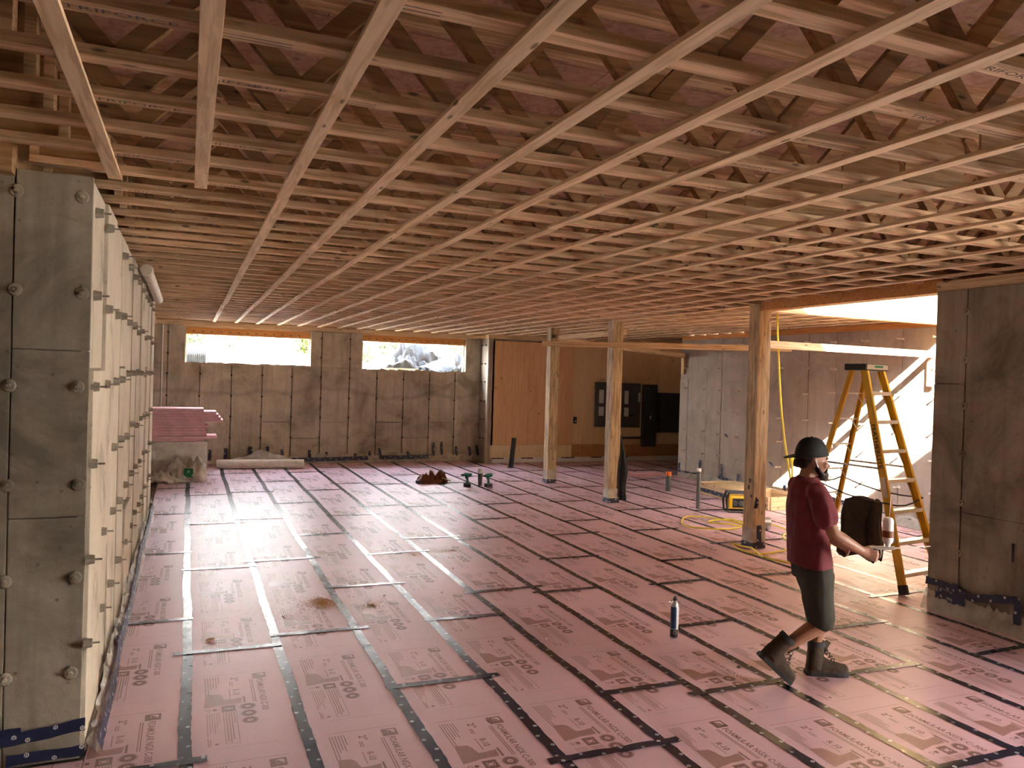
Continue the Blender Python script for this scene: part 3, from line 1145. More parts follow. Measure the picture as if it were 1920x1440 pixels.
# storey above: roof and far wall, added unseen to cut skylight through the opening
rf = MB()                               # roof added for shade, its gap sized to pass the sun patch
for a, b, c, d in ((-4, 12, -4, 1.40), (-4, 12, 4.2, 12.2), (-4, 3.8, 1.40, 4.2), (7.3, 12, 1.40, 4.2)):
    rf.box(a, b, c, d, 6.0, 6.12)
tag(rf.build('shade_roof', M['osb']), kind='structure')
tag(MB().box(-4.0, 9.7, 12.0, 12.2, DECK + 0.1, 6.0).build('shade_wall_back', M['osb']), kind='structure')
tag(MB().box(-4.0, 9.94, -4.2, -4.0, 3.44, 6.0).build('shade_wall_front', M['osb']), kind='structure')
tag(MB().box(-4.2, -4.0, -4.2, 12.2, DECK + 0.1, 6.0).build('shade_wall_left', M['osb']), kind='structure')
tag(MB().box(9.7, 9.94, -4.2, 4.7, 3.44, 6.0).build('shade_wall_right', M['osb']), kind='structure')

# near right wall
wn_ = MB().box(XB + 0.02, XB + 0.23, 2.4, 5.08, 0.0, WALL_TOP)
wall_near = tag(wn_.build('wall_near_right', M['conc']), kind='structure')
yn = [2.4, 2.99, 3.59, 4.19, 4.79, 5.10]
for i, (a, b) in enumerate(zip(yn, yn[1:])):
    cuts = [0, 2.05, WALL_TOP] if i % 2 == 0 else [0, 0.93, WALL_TOP]
    for z0, z1 in zip(cuts, cuts[1:]):
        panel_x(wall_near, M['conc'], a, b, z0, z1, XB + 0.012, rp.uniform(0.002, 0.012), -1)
panel_x(wall_near, M['conc'], 5.06, 5.1, 0, WALL_TOP, XB + 0.05, 0.04, -1)
for yy in (4.19, 4.79):
    for z in (0.56, 1.0, 1.44, 1.85, 2.27, 2.70):
        inst('form_tie', tie_front, wall_near, (XB + 0.002, yy, z + rp.uniform(-0.02, 0.02)), (0, 0, -PI / 2))
lumber('sill_plate', (XB + 0.10, 2.4, WALL_TOP + 0.045), (XB + 0.10, 5.1, WALL_TOP + 0.045), 0.20, 0.088, M['fresh'], wall_near)
# closing walls out of the picture: behind the opening, alcove, rear, far left
tag(MB().box(6.5, 9.95, 4.6, 4.8, -0.05, 3.42).build('wall_stair', M['conc_right']), kind='structure')
tag(MB().box(9.96, 12.45, 13.8, 14.02, -0.05, 3.42).build('wall_alcove', M['conc']), kind='structure')
tag(MB().box(12.2, 12.45, 14.02, YP + 0.03, -0.05, 3.42).build('wall_alcove_end', M['conc']), kind='structure')
tag(MB().box(-5, 6.6, -4.2, -4.0, -0.05, 3.42).build('wall_rear', M['conc']), kind='structure')
tag(MB().box(-5.2, -5.0, -4.2, 4.5, -0.05, 3.42).build('wall_far_left', M['conc']), kind='structure')
tag(MB().box(XB + 0.02, XB + 0.23, -4.2, 0.95, -0.05, 3.42).build('wall_rear_right', M['conc']), kind='structure')  # stops short: an added open gap behind the camera lets sky light in

# headers round the opening in the floor above
hb = thing('header_beam', (6.40, 5.2, WALL_TOP), 'laminated header beam from the near post to the grey wall', 'beam')
for i in range(3):
    MB().box(6.345 + i * 0.058, 6.345 + i * 0.058 + 0.056, 5.1, 7.55, WALL_TOP, DECK).build('ply', M['lvl'], hb)
hb2 = thing('header_beam', (7.0, 7.56, WALL_TOP), 'laminated header beam crossing behind the yellow cord to the far wall', 'beam')
for i in range(2):
    MB().box(6.52, 9.70, 7.56 + i * 0.058, 7.56 + i * 0.058 + 0.056, WALL_TOP, DECK + 0.1).build('ply', M['fresh'], hb2)
hb3 = thing('flush_beam', (6.56, 12, TRUSS_BOT), 'built-up beam hidden between the truss ends over the posts', 'beam')
MB().box(6.505, 6.615, 7.75, 16.9, TRUSS_BOT + 0.004, DECK - 0.01).build('ply', M['truss'], hb3)

# ------------------------------------------------------------------ tape and film along the wall bases
def wall_tape(parent, pts, wdir, width=0.065, lift=None):
    return MB().ribbon(pts, wdir, width, 0.004, lift, 0.05, random.random()).build('tape', M['tape_wall'], parent, smooth='all')


def film_strip(parent, pts_low, pts_high, amp=0.02, name='film'):
    mb = MB()
    n = 60
    rows_ = 5
    rs = random.Random(len(pts_low) + int(pts_low[0][1] * 100))

    def at(pts, t):
        q = t * (len(pts) - 1)
        i = min(int(q), len(pts) - 2)
        return V(pts[i]).lerp(V(pts[i + 1]), q - i)
    grid = []
    for i in range(n + 1):
        lo, hi = at(pts_low, i / n), at(pts_high, i / n)
        col = []
        for j in range(rows_ + 1):
            p = lo.lerp(hi, j / rows_)
            if 0 < j:
                p = p + V((rs.uniform(0, amp) * (1 if parent is not wall_back else 0.3), -rs.uniform(0, amp) * (1 if parent is wall_back else 0.2), rs.uniform(-amp, amp) * (2 if j == rows_ else 0.3)))
            p.z = max(p.z, 0.004)
            col.append(p)
        grid.append(col)
    k0 = len(mb.v)
    for c in grid:
        mb.v += c
    for i in range(n):
        for j in range(rows_):
            a = k0 + i * (rows_ + 1) + j
            mb.f.append((a, a + rows_ + 1, a + rows_ + 2, a + 1))
    return mb.build(name, M['poly'], parent, smooth='all')


film_strip(wall_left, [(XL + 0.075, 4.47, 0.007), (XL + 0.085, 7, 0.007), (XL + 0.08, REC_Y, 0.007)], [(XL + 0.02, 4.47, 0.06), (XL + 0.02, 6, 0.16), (XL + 0.02, 7, 0.20), (XL + 0.02, REC_Y, 0.18)], 0.02)
wall_tape(wall_left, [(XL + 0.082, 4.45, 0.042), (XL + 0.085, 5.4, 0.055), (XL + 0.07, 5.9, 0.09), (XL + 0.075, 7.0, 0.085), (XL + 0.06, 8.6, 0.13), (XL + 0.065, 10.0, 0.11), (XL + 0.06, 11.6, 0.13)], (0.25, 0, -0.95), 0.07, (0.008, 0, 0.012))
for yy, z in ((5.95, 0.22), (6.1, 0.20), (7.2, 0.24), (8.8, 0.22), (9.6, 0.26)):
    wall_tape(wall_left, [(XL + 0.03, yy, z), (XL + 0.045, yy + 0.02, 0.06)], (0, 1, 0), 0.06, (0.01, 0, 0))
wall_tape(wall_left, [(-1.2, 4.446, 0.125), (-0.80, 4.446, 0.135), (-0.44, 4.444, 0.175)], (0, 0, 1), 0.062)
wall_tape(wall_left, [(-1.1, 4.445, 0.168), (-0.72, 4.445, 0.168)], (0, 0, 1), 0.05)
wall_tape(wall_left, [(-0.78, 4.445, 0.006 + 0.03), (-0.44, 4.443, 0.045)], (0, 0, 1), 0.055)

film_strip(wall_back, [(1.0, YB - 0.10, 0.008), (6.38, YB - 0.10, 0.008)], [(1.0, YB - 0.012, 0.16), (6.38, YB - 0.012, 0.20)], 0.03)
for i, (x, z) in enumerate([(0.448, 0.2), (0.761, 0.226), (1.254, 0.255), (1.6, 0.261), (1.902, 0.193), (2.471, 0.179), (2.838, 0.13), (3.476, 0.101), (3.789, 0.142), (4.023, 0.207), (4.664, 0.132), (5.278, 0.287), (5.471, 0.309), (5.83, 0.236), (6.163, 0.233), (6.348, 0.255)]):
    h_ = 0.11 if i not in (11, 12) else 0.15
    wall_tape(wall_back, [(x, YB - 0.016, z + h_), (x + rp.uniform(-0.02, 0.02), YB - 0.06, max(z - h_, 0.02))], (1, 0, 0), 0.062, (0, -0.012, 0))
wall_tape(wall_back, [(2.1, YB - 0.095, 0.085), (2.9, YB - 0.10, 0.09), (3.75, YB - 0.095, 0.11)], (0, 0.1, 1), 0.085, (0, -0.015, 0))
wall_tape(wall_back, [(4.0, YB - 0.095, 0.12), (4.6, YB - 0.10, 0.11), (5.15, YB - 0.095, 0.125)], (0, 0.1, 1), 0.085, (0, -0.015, 0))
for yy in (16.98, 17.1, 17.24):
    wall_tape(wall_return, [(6.392, yy, 0.36), (6.390, yy, 0.10)], (0, 1, 0), 0.03)

film_strip(wall_right, [(XR - 0.12, 13.9, 0.008), (XR - 0.12, 7.9, 0.008)], [(XR - 0.012, 13.9, 0.15), (XR - 0.012, 7.9, 0.16)], 0.02)
for pts in ([(13.93, 0.30), (13.92, 0.10)], [(13.86, 0.115), (13.5, 0.10), (13.15, 0.13)], [(13.2, 0.42), (13.2, 0.12)], [(12.51, 0.42), (12.5, 0.17)], [(12.60, 0.16), (12.2, 0.12), (11.8, 0.09)], [(12.0, 0.30), (12.0, 0.12)], [(11.3, 0.10), (10.9, 0.12), (10.5, 0.11)],
            [(10.75, 0.26), (10.75, 0.10)], [(9.85, 0.20), (9.45, 0.16), (9.0, 0.10)], [(8.95, 0.09), (8.6, 0.10), (8.3, 0.08), (7.9, 0.09)], [(11.16, 0.62), (11.05, 0.55)], [(12.42, 1.02), (12.36, 0.96)]):
    wall_tape(wall_right, [(XR - 0.022, a, b) for a, b in pts], (0, 0, 1) if abs(pts[0][0] - pts[-1][0]) > 0.15 else (0, 1, 0), 0.075, (-0.015, 0, 0))

film_strip(wall_near, [(XB - 0.06, 5.12, 0.008), (XB - 0.07, 3.6, 0.008)], [(XB - 0.012, 5.1, 0.20), (XB - 0.012, 3.6, 0.14)], 0.012)
for pts in ([(5.096, 0.262), (4.917, 0.262), (4.76, 0.237), (4.61, 0.208)], [(4.994, 0.164), (4.86, 0.11), (4.754, 0.075)], [(4.97, 0.20), (4.81, 0.16), (4.70, 0.15)], [(4.64, 0.215), (4.421, 0.268), (4.25, 0.302)]):
    wall_tape(wall_near, [(XB - 0.016, a, b) for a, b in pts], (0, 0, 1), 0.066, (-0.012, 0, 0))
for a, z0, z1 in ((4.735, 0.24, 0.02), (4.245, 0.32, 0.02), (4.80, 0.30, 0.12)):
    wall_tape(wall_near, [(XB - 0.018, a, z0), (XB - 0.024, a - 0.015, z1)], (0, 1, 0), 0.066, (-0.012, 0, 0))
MB().box(XB - 0.002, XB + 0.003, 4.30, 4.32, 0.60, 0.75).build('mark', M['black'], wall_near)

# ------------------------------------------------------------------ timber posts
def post(y, label, wrap):
    x0 = 6.335
    p = thing('timber_post', (x0 + 0.092, y + 0.092, 0), label, 'post', 'timber posts in a row')
    lumber('shaft', (x0 + 0.092, y + 0.092, 0.003), (x0 + 0.092, y + 0.092, TRUSS_BOT - 0.025), 0.184, 0.184, M['timber'], p, (0, 1, 0), 0.006)
    e = 0.004
    w = MB()
    n = 8
    for (ax, ay), (bx, by) in (((x0 - e, y - e), (x0 + 0.184 + e, y - e)), ((x0 + 0.184 + e, y - e), (x0 + 0.184 + e, y + 0.184 + e)), ((x0 + 0.184 + e, y + 0.184 + e), (x0 - e, y + 0.184 + e)), ((x0 - e, y + 0.184 + e), (x0 - e, y - e))):
        w.quad((ax, ay, 0.006), (bx, by, 0.006), (bx, by, wrap + random.uniform(-0.02, 0.02)), (ax, ay, wrap))
    w.build('plastic_wrap', M['poly'], p)
    b = MB()
    e2 = 0.008
    q = [(x0 - e2, y - e2), (x0 + 0.184 + e2, y - e2), (x0 + 0.184 + e2, y + 0.184 + e2), (x0 - e2, y + 0.184 + e2), (x0 - e2, y - e2)]
    b.ribbon([(a, c, 0.045) for a, c in q], (0, 0, 1), 0.075, 0.004, None, 0.06, random.random())
    b.build('tape_band', M['tape_wall'], p)
    return p


post3 = post(7.56, 'nearest square timber post, taped at its foot, beside the hanging yellow cord', 0.27)
post2 = post(11.05, 'middle square timber post with a dark hoodie hung on it', 0.24)
post1 = post(13.40, 'farthest square timber post, before the orange plywood wall', 0.26)
t_ = MB().ribbon([(6.42, 7.549, 0.29), (6.43, 7.549, 0.02)], (1, 0, 0), 0.07, 0.006, None, 0.05, 0.3)
t_.build('tape_patch', M['tape_wall'], post3)
t_ = MB().ribbon([(6.33, 7.60, 0.66), (6.37, 7.548, 0.60), (6.355, 7.545, 0.50)], (0.6, -0.6, 0.2), 0.05, 0.004, None, 0.03)
t_.build('tape_scrap', M['tape_wall'], post3)
for y, z in ((7.64, 0.72), (7.62, 0.80)):
    MB().box(6.3325, 6.335, y, y + 0.03, z, z + 0.05).build('tape_scrap', M['black'], post3)

# ------------------------------------------------------------------ temporary braces
def brace(name, p0, p1, w, t, label, cleat=None):
    b = thing(name, p0, label, 'board', 'temporary brace boards')
    lumber('board', p0, p1, t, w, M['fresh'], b)
    if cleat:
        lumber('cleat', cleat[0], cleat[1], 0.038, 0.089, M['fresh'], b, (0, 1, 0))
    return b


brace('brace_board', (5.35, 11.66, 2.565), (8.6, 9.50, 2.565), 0.089, 0.038, 'long pale brace board nailed across the middle post')
brace('brace_board', (6.53, 7.62, 2.49), (9.66, 7.87, 2.49), 0.092, 0.038, 'sunlit white-hot brace board between the nearest post and the far wall', ((9.64, 7.895, 2.50), (9.64, 7.895, 2.04)))
brace('brace_board', (6.56, 13.6, 2.76), (9.64, 13.84, 2.56), 0.089, 0.038, 'thin pale brace board sloping down to a short cleat on the concrete wall', ((9.655, 13.87, 2.61), (9.655, 13.87, 2.17)))
brace('brace_board', (6.46, 13.36, 2.77), (6.70, 11.27, 2.80), 0.089, 0.038, 'short brace board high between the two farther posts')

# pipe at the top of the left wall
pt = thing('ceiling_pipe', (XL + 0.07, 8.1, 2.88), 'pale dusty pipe tucked under the joists along the left wall', 'pipe')
MB().tube([(XL + 0.075, 8.1, 2.90), (XL + 0.07, 11.5, 2.90)], 0.055, 14).build('pipe', M['tie_pale'], pt, smooth=True)
MB().lathe([(0.050, 0), (0.060, 0.01), (0.060, 0.10), (0.056, 0.105)], (XL + 0.075, 8.06, 2.90), 14, (0, 1, 0)).build('coupling', M['tie_pale'], pt, smooth=True)

# ------------------------------------------------------------------ electrical gear on the plywood
def breaker_panel(x0, x1, z0, z1, label):
    y = YP - 0.11
    p = thing('breaker_panel', ((x0 + x1) / 2, YP, z0), label, 'electrical panel', 'electrical panels on plywood')
    MB().box(x0, x1, y + 0.01, YP - 0.001, z0, z1).build('box', M['panelgrey'], p, bevel=0.006)
    d = MB().box(x0 + 0.025, x1 - 0.025, y, y + 0.011, z0 + 0.03, z1 - 0.03).build('door', M['panelgrey'], p, bevel=0.003)
    w = x1 - x0
    h_ = z1 - z0
    MB().box(x0 + 0.11 * w, x0 + 0.33 * w, y - 0.002, y, z0 + 0.53 * h_, z0 + 0.83 * h_).build('label_sheet', M['paper'], d)
    MB().box(x0 + 0.11 * w, x0 + 0.35 * w, y - 0.002, y, z0 + 0.25 * h_, z0 + 0.45 * h_).build('label_sheet', M['paper'], d)
    MB().box(x0 + 0.86 * w, x1 - 0.02, y - 0.002, y, z0 + 0.58 * h_, z0 + 0.79 * h_).build('label_sheet', M['paper'], d)
    MB().box(x0 + 0.40 * w, x0 + 0.66 * w, y - 0.003, y, z0 + 0.25 * h_, z0 + 0.30 * h_).build('latch', M['black'], d)
    MB().tube([(x0 + 0.15 * w, YP - 0.05, z1), (x0 + 0.2 * w, YP - 0.05, z1 + 0.05), (x0 + 0.35 * w, YP - 0.06, z1 + 0.06), (x0 + 0.5 * w, YP - 0.05, z1 + 0.02), (x0 + 0.52 * w, YP - 0.05, z1)], 0.012, 6).build('cable', M['poly_roll'], p, smooth=True)
    return p


bp1 = breaker_panel(9.21, 9.80, 0.85, 1.95, 'grey breaker panel, the one half behind the middle post')
MB().tube([(9.58, YP - 0.06, 0.85), (9.60, YP - 0.06, 0.72), (9.66, YP - 0.05, 0.62), (9.75, YP - 0.04, 0.55)], 0.018, 8).build('cable', M['black'], bp1, smooth=True)
bp2 = breaker_panel(9.93, 10.46, 0.84, 1.94, 'grey breaker panel between the middle post and the tall wiring trough')
wt_ = thing('wiring_trough', (10.73, YP, 0.35), 'tall narrow dark wiring trough on the alcove plywood', 'electrical panel')
MB().box(10.55, 10.92, YP - 0.14, YP - 0.006, 0.36, 1.92).build('box', M['panelgrey2'], wt_, bevel=0.006)
MB().box(10.57, 10.90, YP - 0.15, YP - 0.138, 0.39, 1.89).build('cover', M['panelgrey2'], wt_)
MB().box(10.71, 10.75, YP - 0.156, YP - 0.149, 1.05, 1.14).build('plate', M['paper'], wt_)
MB().lathe([(0.012, 0), (0.012, 0.012)], (10.64, YP - 0.15, 1.82), 8, (0, -1, 0)).build('screw', M['paper'], wt_)
MB().tube([(10.0, YP - 0.04, 0.58), (10.55, YP - 0.04, 0.58)], 0.03, 10).build('conduit', M['panelgrey2'], wt_, smooth=True)
mc = thing('meter_cabinet', (11.35, YP, 0.72), 'large dark cabinet deep in the shaded alcove corner', 'electrical panel')
MB().box(10.99, 11.78, YP - 0.20, YP - 0.001, 0.72, 1.72).build('box', M['panelgrey2'], mc, bevel=0.008)
MB().box(11.02, 11.75, YP - 0.212, YP - 0.198, 0.76, 1.68).build('door', M['panelgrey2'], mc)
MB().tube([(10.92, YP - 0.07, 0.95), (10.99, YP - 0.07, 0.95)], 0.03, 10).build('nipple', M['steel'], mc, smooth=True)
MB().tube([(10.92, YP - 0.07, 0.84), (10.99, YP - 0.07, 0.84)], 0.03, 10).build('nipple', M['steel'], mc, smooth=True)
ob_ = thing('outlet_box', (8.675, YP, 0.93), 'small black outlet box screwed to the pale plywood', 'outlet')
MB().box(8.64, 8.715, YP - 0.05, YP - 0.001, 0.93, 1.09).build('box', M['black'], ob_, bevel=0.004)
MB().box(8.66, 8.695, YP - 0.056, YP - 0.05, 0.97, 1.00).build('socket', M['paper'], ob_)
off = MB().box(8.55, 9.35, 14.05, 14.5, 0.001, 0.052)
tag(off.build('foam_offcut', M['foam_edge'], base=(8.95, 14.3, 0)), 'loose pink foam offcut lying before the dark alcove', 'foam board')

# ------------------------------------------------------------------ pipe stubs rising from the floor
p_ = thing('vent_pipe', (6.64, 15.94, 0), 'black plastic pipe standing before the orange plywood, slightly leaning', 'pipe')
MB().tube([(6.64, 15.94, 0.003), (6.70, 15.94, 0.66)], 0.053, 16).build('pipe', M['abs'], p_, smooth=True)
MB().lathe([(0.075, 0.002), (0.075, 0.02), (0.055, 0.022)], (6.641, 15.94, 0), 16).build('collar', M['abs'], p_, smooth=True)
p_ = thing('capped_pipe', (8.15, 12.06, 0), 'short grey pipe stub with a bright orange cap', 'pipe')
MB().lathe([(0.050, 0.002), (0.050, 0.30)], (8.15, 12.06, 0), 16).build('pipe', M['greypipe'], p_, smooth=True)
MB().lathe([(0.057, 0.285), (0.058, 0.355), (0.05, 0.362)], (8.15, 12.06, 0), 16).build('cap', M['orange'], p_, smooth=True)
p_ = thing('capped_pipe', (7.51, 10.27, 0), 'tall thin grey pipe with a white cap', 'pipe')
MB().lathe([(0.031, 0.002), (0.031, 0.60)], (7.51, 10.27, 0), 14).build('pipe', M['greypipe'], p_, smooth=True)
MB().lathe([(0.036, 0.595), (0.036, 0.638), (0.03, 0.643)], (7.51, 10.27, 0), 14).build('cap', M['white'], p_, smooth=True)

# ------------------------------------------------------------------ spray foam can
c_ = thing('spray_can', (3.55, 5.11, 0), 'tall spray can with a blue and silver label standing on the pink floor', 'spray can')
MB().lathe([(0.029, 0.0015), (0.031, 0.006), (0.031, 0.255), (0.029, 0.265), (0.024, 0.278), (0.016, 0.286), (0.014, 0.295)], (3.55, 5.11, 0), 24).build('can', M['silver'], c_, smooth=True)
bl = MB()
n = 24
for a0, a1, z0, z1, mt, nm in ((150, 262, 0.075, 0.245, 'bluecan', 'blue_print'), (262, 345, 0.075, 0.245, 'paper', 'white_print'), (150, 300, 0.01, 0.07, 'black', 'black_print')):
    b_ = MB()
    k = 12
    for i in range(k):
        t0, t1 = math.radians(a0 + (a1 - a0) * i / k), math.radians(a0 + (a1 - a0) * (i + 1) / k)
        f = lambda t, z: (3.55 + 0.0316 * math.cos(t), 5.11 + 0.0316 * math.sin(t), z)
        b_.quad(f(t0, z0), f(t1, z0), f(t1, z1), f(t0, z1))
    b_.build(nm, M[mt], c_, smooth='all')
r_ = MB()
for i in range(14):
    a, b = 2 * PI * i / 14, 2 * PI * (i + 1) / 14
    f = lambda r, t: (3.55 + 0.0322 * math.cos(math.radians(245) + r * math.cos(t) / 0.032), 5.11 + 0.0322 * math.sin(math.radians(245) + r * math.cos(t) / 0.032), 0.047 + r * math.sin(t))
    r_.quad(f(0.013, a), f(0.013, b), f(0.010, b), f(0.010, a))
r_.build('ring_mark', M['paper'], c_)
MB().lathe([(0.017, 0.290), (0.018, 0.305), (0.011, 0.309), (0.010, 0.320)], (3.55, 5.11, 0), 14).build('nozzle', M['black'], c_, smooth=True)

# ------------------------------------------------------------------ step ladder
LAD = {'F1': ((6.425, 5.481), (6.516, 6.131)), 'F2': ((7.078, 5.574), (6.808, 6.173)), 'RL': ((6.330, 6.894), (6.509, 6.282)), 'RR': ((6.928, 6.979), (6.772, 6.319))}
LTOP = 2.19
ladder = thing('step_ladder', (6.65, 6.22, 0), 'tall yellow fibreglass step ladder beside the grey wall corner', 'ladder')


def lp(k, z):
    a, b = LAD[k]
    t = z / LTOP
    return V((a[0] + (b[0] - a[0]) * t, a[1] + (b[1] - a[1]) * t, z))


lw = (lp('F2', 0) - lp('F1', 0)).normalized()       # width direction
ls = V((-lw.y, lw.x, 0))                            # spread direction (towards the rear)
for k in LAD:
    fr = k[0] == 'F'
    sg = 1 if k in ('F1', 'RL') else -1
    d_ = 0.076 if fr else 0.05
    m_ = MB()
    p0, p1 = lp(k, 0.05), lp(k, LTOP - 0.01)
    ax = (p1 - p0).normalized()
    side = (ls - ax * ls.dot(ax)).normalized()
    nrm = ax.cross(side).normalized()
    if nrm.dot(lw) * sg < 0:
        nrm = -nrm
    c = (p0 + p1) / 2
    L = (p1 - p0).length
    m_.obox(c, ax * L / 2, side * d_ / 2, nrm * 0.003)
    for e in (-1, 1):
        m_.obox(c + side * e * (d_ / 2 - 0.003) + nrm * 0.014, ax * L / 2, side * 0.003, nrm * 0.014)
    rl = m_.build('front_rail' if fr else 'rear_rail', M['yellow_fg'], ladder)
    f0 = lp(k, 0.0)
    MB().obox(f0 + V((0, 0, 0.05)), side * (d_ / 2 + 0.006), nrm * 0.02, ax * 0.046).build('foot', M['dark'], ladder, bevel=0.004)
    if k == 'F1':
        tx = MB()
        o = lp(k, 1.62) - nrm * 0.0045 * 1 + side * 0.022 * 0
        rd = -ax
        up_ = nrm.cross(rd)
        if up_.dot(side) < 0:
            upd = -side
        else:
            upd = side
        # lettering reads down the rail on its outer face
        upd = V(rd).cross(-nrm) * -1
        add_text(tx, 'FEATHERLITE', o - upd * 0.020, rd * 0.46, upd * 0.040)
        tx.build('lettering', M['ink_black'], rl)
        MB().obox(lp(k, 1.0) - nrm * 0.0042, ax * 0.10, side * 0.024, nrm * 0.0006).build('label_plate', M['poly_roll'], rl)
        MB().obox(lp(k, 0.56) - nrm * 0.0042, ax * 0.085, side * 0.024, nrm * 0.0006).build('label_plate', M['poly_roll'], rl)
for i in range(7):
    z = 1.95 - 0.293 * i
    a, b = lp('F1', z) + lw * 0.004, lp('F2', z) - lw * 0.004
    st = MB()
    st.obox((a + b) / 2, (b - a) / 2, ls * 0.042, V((0, 0, 0.004)))
    st.obox((a + b) / 2 - ls * 0.041 + V((0, 0, -0.016)), (b - a) / 2, ls * 0.002, V((0, 0, 0.016)))
    st.obox((a + b) / 2 + ls * 0.041 + V((0, 0, -0.016)), (b - a) / 2, ls * 0.002, V((0, 0, 0.016)))
    so = st.build('step', M['alu'], ladder)
    for e, q, zz in ((a, lw, 1), (b, -lw, 1)):
        MB().bar(e + q * 0.085 + V((0, 0, -0.03)), e + V((0, 0, -0.13)) + q * 0.006, 0.018, 0.004, ls).build('step_brace', M['alu'], so)
for i in range(7):
    z = 1.93 - 0.28 * i
    a, b = lp('RL', z), lp('RR', z)
    ro = MB().obox((a + b) / 2, (b - a) / 2, ls * 0.018, V((0, 0, 0.006))).build('rear_bar', M['alu'], ladder)
    MB().bar(b - lw * 0.10, b + V((0, 0, -0.10)) - lw * 0.004, 0.014, 0.004, ls).build('bar_brace', M['alu'], ro)
tc = (lp('F1', LTOP) + lp('F2', LTOP) + lp('RL', LTOP) + lp('RR', LTOP)) / 4
tp = MB()
tp.obox(tc + V((0, 0, 0.02)), lw * 0.195, ls * 0.125, V((0, 0, 0.036)))
tp = tp.build('top_cap', M['dark'], ladder, bevel=0.01)
MB().obox(tc + V((0, 0, 0.022)) - ls * 0.1262 + lw * 0.01, lw * 0.175, ls * 0.001, V((0, 0, 0.026))).build('warning_label', M['silver'], tp)
MB().obox(tc + V((0, 0, 0.026)) - ls * 0.1275 + lw * 0.03, lw * 0.07, ls * 0.0005, V((0, 0, 0.011))).build('label_text', M['green_label'], tp)
for a_, b_ in (('F1', 'RL'), ('F2', 'RR')):
    p0, p1 = lp(a_, 1.18), lp(b_, 1.18)
    MB().bar(p0, p1, 0.004, 0.022).build('spreader', M['steel'], ladder)
# strap looped round the rails
stp = []
zz = 0.93
for k, e in (('RL', -1), ('F1', -1), ('F2', 1), ('RR', 1)):
    q = lp(k, zz)
    stp.append(q + lw * 0.045 * e + ls * (0.05 if k[0] == 'R' else -0.05))
stp = [q + V((0, 0, dz)) for q, dz in zip(stp, (0.07, -0.08, -0.05, 0.05))]
ss_ = MB()
for a_, b_ in zip(stp, stp[1:] + stp[:1]):
    ss_.tube([a_.lerp(b_, t) - V((0, 0, 0.05 * math.sin(PI * t))) for t in (0, 0.25, 0.5, 0.75, 1)], (0.008), 6)
tag(ss_.build('tie_strap', M['cloth_brown'], base=tuple(stp[0]), smooth=True), 'brown strap looped round the ladder rails under the jacket', 'strap')


def drape(mb, top, right, n_out, width_top, width_bot, height, depth, folds, seed, hem=0.03):
    """a hung garment: a closed sheet with folds running down it"""
    rs = random.Random(seed)
    top, right, n_out = V(top), V(right).normalized(), V(n_out).normalized()
    rings = []
    ph = [rs.uniform(0, 6) for _ in range(5)]
    K, N = 48, 18
    for i in range(N + 1):
        t = i / N
        e = min(1.0, t * 2.2)
        w = width_top + (width_bot - width_top) * e + 0.05 * width_bot * math.sin(4 * t + ph[3])
        dd = depth * (0.30 + 0.70 * e)
        if i == 0:
            w, dd = w * 0.8, dd * 0.5
        ring = []
        for j in range(K):
            a = 2 * PI * j / K
            ca, sa = math.cos(a), math.sin(a)
            sx = math.copysign(abs(ca) ** 0.8, ca)
            fold = 0.5 * math.sin(folds * sx * 1.7 + ph[0] + 0.8 * t) + 0.3 * math.sin(folds * sx * 3.1 + ph[1] - t)
            z = -height * t
            if i >= N - 1:
                z += hem * (math.sin(folds * sx * 1.4 + ph[2]) + 0.6 * math.sin(folds * 2.7 * sx + ph[4]))
            if i == 0:
                z -= 0.03 * sx * sx
            x = w / 2 * sx + 0.012 * math.sin(9 * t + ph[2])
            ring.append(top + right * x + n_out * (dd / 2 * sa + depth * 0.55 * e * fold * 0.5) + V((0, 0, z)))
        rings.append(ring)
    mb.rings(rings)


mid = (stp[0] + stp[1]) / 2 + V((0, 0, -0.045))
jk = thing('jacket', tuple(mid), 'dark brown jacket draped over the strap on the ladder', 'jacket')
b_ = MB()
drape(b_, mid + V((0.03, -0.14, 0.0)) , rgt, -fwd, 0.30, 0.38, 0.58, 0.12, 3.2, 3, 0.045)
b_.build('body', M['cloth_brown'], jk, smooth='all')
b_ = MB()
drape(b_, mid + V((0.14, -0.26, -0.02)), rgt, -fwd, 0.10, 0.15, 0.62, 0.09, 2.5, 8, 0.03)
b_.build('sleeve', M['cloth_brown'], jk, smooth='all')

hd = thing('hoodie', (6.60, 11.08, 0.9), 'charcoal hoodie hanging on the side of the middle post', 'jacket')
b_ = MB()
drape(b_, (6.545, 11.09, 1.14), (0.98, -0.2, 0), (-0.2, -0.98, 0), 0.05, 0.20, 1.05, 0.10, 4, 5, 0.03)
b_.build('body', M['cloth_dark'], hd, smooth='all')
b_ = MB()
drape(b_, (6.60, 11.03, 0.86), (0.98, -0.2, 0), (-0.2, -0.98, 0), 0.04, 0.09, 0.80, 0.07, 3, 12, 0.02)
b_.build('sleeve', M['cloth_dark'], hd, smooth='all')
MB().lathe([(0.008, 0), (0.008, 0.05)], (6.519, 11.1, 1.13), 8, (1, 0, 0)).build('nail', M['steel'], hd)

# ------------------------------------------------------------------ yellow extension cord
def spline(pts, k=6):
    out = []
    P = [V(p) for p in pts]
    for i in range(len(P) - 1):
        p0, p1, p2, p3 = P[max(i - 1, 0)], P[i], P[i + 1], P[min(i + 2, len(P) - 1)]
        for j in range(k):
            t = j / k
            out.append(0.5 * ((2 * p1) + (p2 - p0) * t + (2 * p0 - 5 * p1 + 4 * p2 - p3) * t * t + (3 * p1 - p0 - 3 * p2 + p3) * t ** 3))
    out.append(P[-1])
    return out


